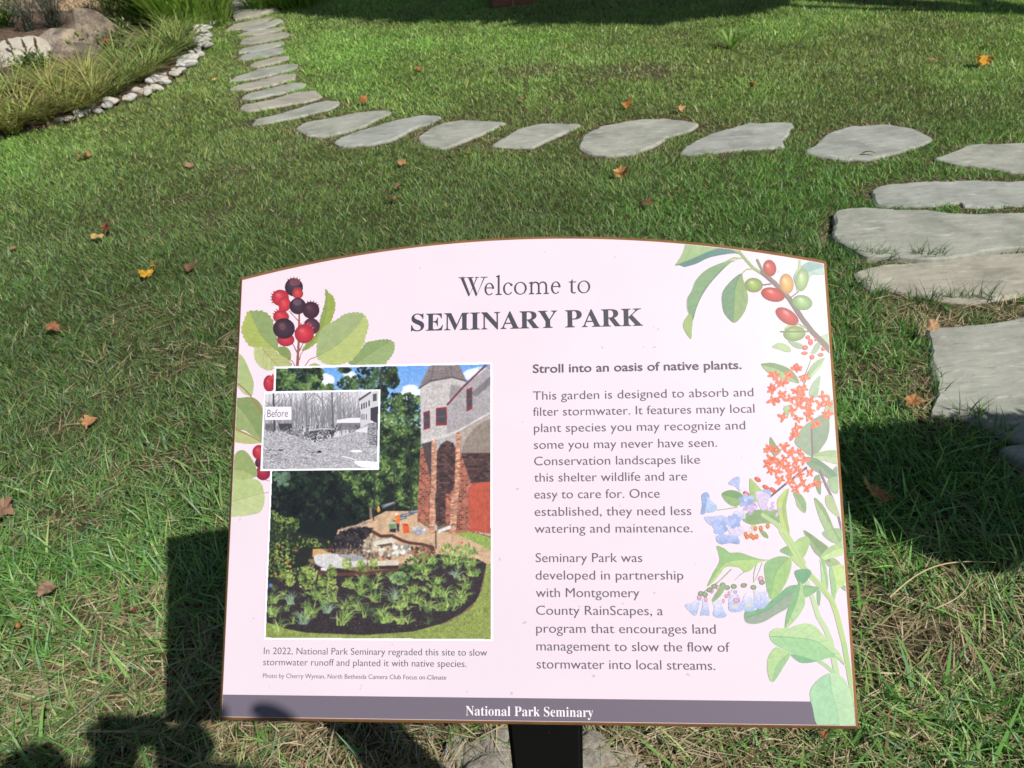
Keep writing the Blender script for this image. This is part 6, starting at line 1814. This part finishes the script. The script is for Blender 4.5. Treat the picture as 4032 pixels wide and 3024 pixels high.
M_BARK = mat_noise('bark', [(.3, (.07, .05, .035)), (.7, (.17, .13, .10))], 14, .95, 40, 1, .02)
# unseen shrub added right of the frame, crown shaped to shade grass and slabs
base = np.array([2.02, .77])
o = empty('added_shadow_shrub', (base[0], base[1], 0)); tag(o, 'flat-topped leafy shrub added as a shadow caster, unseen outside the right frame edge', 'shrub')
link_mesh('trunk', pymesh('trunk', *limb([(0, 0, 0), (.02, .01, .4), (0, 0, .8), (.01, 0, 1.1)], [.035, .03, .028, .02]), True), M_BARK, o)
rr = np.random.default_rng(77)
N = 46000
P = rr.uniform(-1, 1, (N, 3))
rad = (np.abs(P[:, 0]) ** 4 + np.abs(P[:, 1]) ** 4) ** .25
P = P[rad < 1]
P[:, 0] *= .56; P[:, 1] *= .19; P[:, 2] = 1.05 + P[:, 2] * .17
N = len(P)
cme = blades('crown', P, .020 * rr.uniform(.7, 1.2, N), .020 * rr.uniform(.7, 1.2, N), rr.uniform(0, 6.28, N), rr.uniform(0, 1.3, N), rr.uniform(0, .6, N), np.array([(.05, .09, .025)]) * rr.uniform(.7, 1.3, (N, 1)), 2, rr.uniform(0, 6.28, N))
link_mesh('crown', cme, M_LEAF, o)
# shade tree: its crown throws the dark shade over the far lawn
tb = np.array([5.9, 4.5])
o = empty('shade_tree', (tb[0], tb[1], 0)); tag(o, 'broad leafy shade tree standing outside the upper right of the frame', 'tree')
VV, FF = limb([(0, 0, -.1), (.05, 0, 1.2), (-.1, .1, 2.6), (-.5, .4, 4.0), (-.9, .8, 5.4)], [.22, .17, .15, .11, .05])
for tip, q in (((-2.3, 1.2, 5.6), .08), ((.6, 1.6, 5.6), .08), ((-1.4, -.2, 5.8), .07), ((-.2, 2.2, 5.0), .07)):
    a, b = limb([(-.1, .1, 2.6), (tip[0] * .5, tip[1] * .5, 4.3), tip], [q, q * .7, .02]); FF += [tuple(i + len(VV) for i in f) for f in b]; VV += a
link_mesh('trunk', pymesh('trunk', VV, FF, True), M_BARK, o)


def back(px, py, z):
    g = at(px, py, 0); t = z / SUN[2]
    return g + SUN * t - np.array([tb[0], tb[1], 0])


CL = []
for px, py, z, a, b, c in ((800, 2, 5.6, .8, .7, .6), (930, 6, 5.2, .7, .75, .6), (1080, 8, 5.4, .75, .75, .6), (1230, 12, 5.6, .7, .75, .6), (1360, 12, 5.3, .7, .75, .6), (1500, 0, 5.6, .7, .7, .6), (1250, -95, 6.2, 1.3, 1.0, .8), (950, -90, 6.2, 1.2, 1.0, .8), (1500, -70, 6.2, 1.0, .8, .8), (1000, -140, 6.4, 1.4, 1.2, .9), (1500, -140, 6.4, 1.4, 1.2, .9)):
    q = back(px, py, z); CL.append((q[0], q[1], z, a, b, c))
for x, y, z in ((-.6, 9.4, 3.6), (.9, 9.0, 3.4), (2.3, 8.7, 3.6), (3.6, 8.2, 3.8), (.2, 10.8, 4.0), (2.0, 10.4, 4.0), (-1.6, 10.4, 4.2)):
    CL.append((x - tb[0], y - tb[1], z, 1.2, 1.0, .7))  # clumps added overhead to block sky light and deepen the far shade
link_mesh('crown', crown_mesh('crown', CL, 190000, .17, [(.05, .09, .025), (.07, .12, .03), (.04, .07, .02)], 88), M_LEAF, o)


# the photographer, standing behind the lens and throwing the shadow at the lower left
def skin_body(name, joints, edges, mat, parent, sub=2):
    me = bpy.data.meshes.new(name)
    me.from_pydata([j[0] for j in joints], edges, [])
    o = bpy.data.objects.new(name, me); COL.objects.link(o); o.parent = parent
    me.materials.append(mat)
    sk = o.modifiers.new('skin', 'SKIN'); sk.use_smooth_shade = True
    if not me.skin_vertices: me.skin_vertices.new()
    for i, j in enumerate(joints):
        me.skin_vertices[0].data[i].radius = j[1] if isinstance(j[1], tuple) else (j[1], j[1])
        me.skin_vertices[0].data[i].use_root = (i == 0)
    ss = o.modifiers.new('sub', 'SUBSURF'); ss.levels = sub; ss.render_levels = sub
    return o


M_SKIN = mat_plain('skin', (.50, .30, .21), .55); M_SHIRT = mat_noise('blue_shirt', [(.3, (.10, .13, .20)), (.7, (.13, .17, .25))], 60, .9)
M_TROU = mat_noise('dark_trousers', [(.3, (.04, .04, .05)), (.7, (.06, .06, .07))], 60, .9); M_HAIR = mat_noise('brown_hair', [(.3, (.03, .02, .012)), (.7, (.07, .045, .03))], 90, .6)
M_SHOE = mat_plain('dark_shoe', (.03, .03, .03), .5)
pr = empty('person', (0.099, -.563, 0)); pr.scale = (1, 1, 1.094); tag(pr, 'person standing behind the camera holding a phone in both hands, only their shadow showing', 'person')
J = [((0, 0, .95), (.15, .10)), ((0, .01, 1.15), (.13, .095)), ((0, .02, 1.32), (.15, .10)), ((0, .03, 1.44), (.09, .075)), ((-.01, .12, 1.50), .055), ((-.03, .24, 1.57), (.074, .085)), ((-.03, .26, 1.665), (.072, .085)),
     ((-.17, .02, 1.41), .055), ((-.29, .365, 1.405), .052), ((-.03, .385, 1.43), .050), ((-.005, .445, 1.445), (.070, .040)), ((-.06, .475, 1.485), (.032, .024)),
     ((.17, .02, 1.41), .055), ((.36, .345, 1.40), .050), ((.12, .385, 1.43), .050), ((.105, .445, 1.445), (.070, .040)), ((.142, .475, 1.478), (.032, .024)),
     ((-.09, 0, .86), .085), ((-.10, .02, .48), .055), ((-.10, 0, .09), .04), ((.09, 0, .86), .085), ((.10, .02, .48), .055), ((.10, 0, .09), .04)]
Ed = [(0, 1), (1, 2), (2, 3), (3, 4), (4, 5), (5, 6), (3, 7), (7, 8), (8, 9), (9, 10), (10, 11), (3, 12), (12, 13), (13, 14), (14, 15), (15, 16), (0, 17), (17, 18), (18, 19), (0, 20), (20, 21), (21, 22)]
skin_body('body', J, Ed, M_SKIN, pr)
for sgn in (-1, 1):
    hx, hy, hz = (-.07 if sgn < 0 else .148), .452, (1.452 if sgn < 0 else 1.449)
    for f in range(4):                                     # fingers wrapped round the ends of the phone
        z0 = hz + .035 - f * .021
        L = (.045, .05, .048, .04)[f]
        skin_body('finger', [((hx, hy - .005, z0 - .01), .0095), ((hx + sgn * .006 - sgn * .0, hy + .018, z0), .0085), ((hx - sgn * L * .45, hy + .030, z0 + .004), .0078), ((hx - sgn * L * .8, hy + .030, z0 + .006), .0066)], [(0, 1), (1, 2), (2, 3)], M_SKIN, pr, 1)
    skin_body('thumb', [((hx, hy - .01, hz - .02), .012), ((hx - sgn * .02, hy - .016, hz + .0), .0105), ((hx - sgn * .045, hy - .012, hz + .016), .009)], [(0, 1), (1, 2)], M_SKIN, pr, 1)
skin_body('shirt', [((0, 0, .92), (.165, .115)), ((0, .01, 1.15), (.148, .11)), ((0, .02, 1.33), (.165, .115)), ((0, .03, 1.455), (.095, .08)), ((-.18, .02, 1.41), .068), ((-.25, .22, 1.40), .060), ((.18, .02, 1.41), .068), ((.29, .20, 1.40), .060)],
          [(0, 1), (1, 2), (2, 3), (3, 4), (4, 5), (3, 6), (6, 7)], M_SHIRT, pr)
skin_body('trousers', [((0, 0, .96), (.16, .11)), ((-.095, 0, .84), .098), ((-.10, .02, .48), .070), ((-.10, 0, .08), .055), ((.095, 0, .84), .098), ((.10, .02, .48), .070), ((.10, 0, .08), .055)], [(0, 1), (1, 2), (2, 3), (0, 4), (4, 5), (5, 6)], M_TROU, pr)
skin_body('hair', [((-.03, .21, 1.59), (.070, .07)), ((-.03, .23, 1.67), (.084, .090)), ((-.03, .25, 1.735), (.064, .077))], [(0, 1), (1, 2)], M_HAIR, pr)
for sgn in (-1, 1):
    skin_body('shoe', [((sgn * .10, -.05, .045), .045), ((sgn * .10, .06, .042), .045), ((sgn * .105, .17, .032), .034)], [(0, 1), (1, 2)], M_SHOE, pr)
# the phone itself: a slab just behind the lens
ph = empty('phone', tuple(CAM_P - RC[2] * .012 + SUN * .18)); tag(ph, 'dark phone held level behind the lens', 'phone')
ph.rotation_mode = 'QUATERNION'; ph.rotation_quaternion = m.to_3x3().to_quaternion()
bm = bmesh.new(); bmesh.ops.create_cube(bm, size=1)
for v in bm.verts: v.co = Vector((.045 + v.co.x * .145, -.014 + v.co.y * .070, v.co.z * .008))
bmesh.ops.bevel(bm, geom=bm.edges[:], offset=.003, segments=3, affect='EDGES')
pme = bpy.data.meshes.new('case'); bm.to_mesh(pme); bm.free()
link_mesh('case', pme, mat_plain('phone_case', (.02, .02, .022), .4), ph)
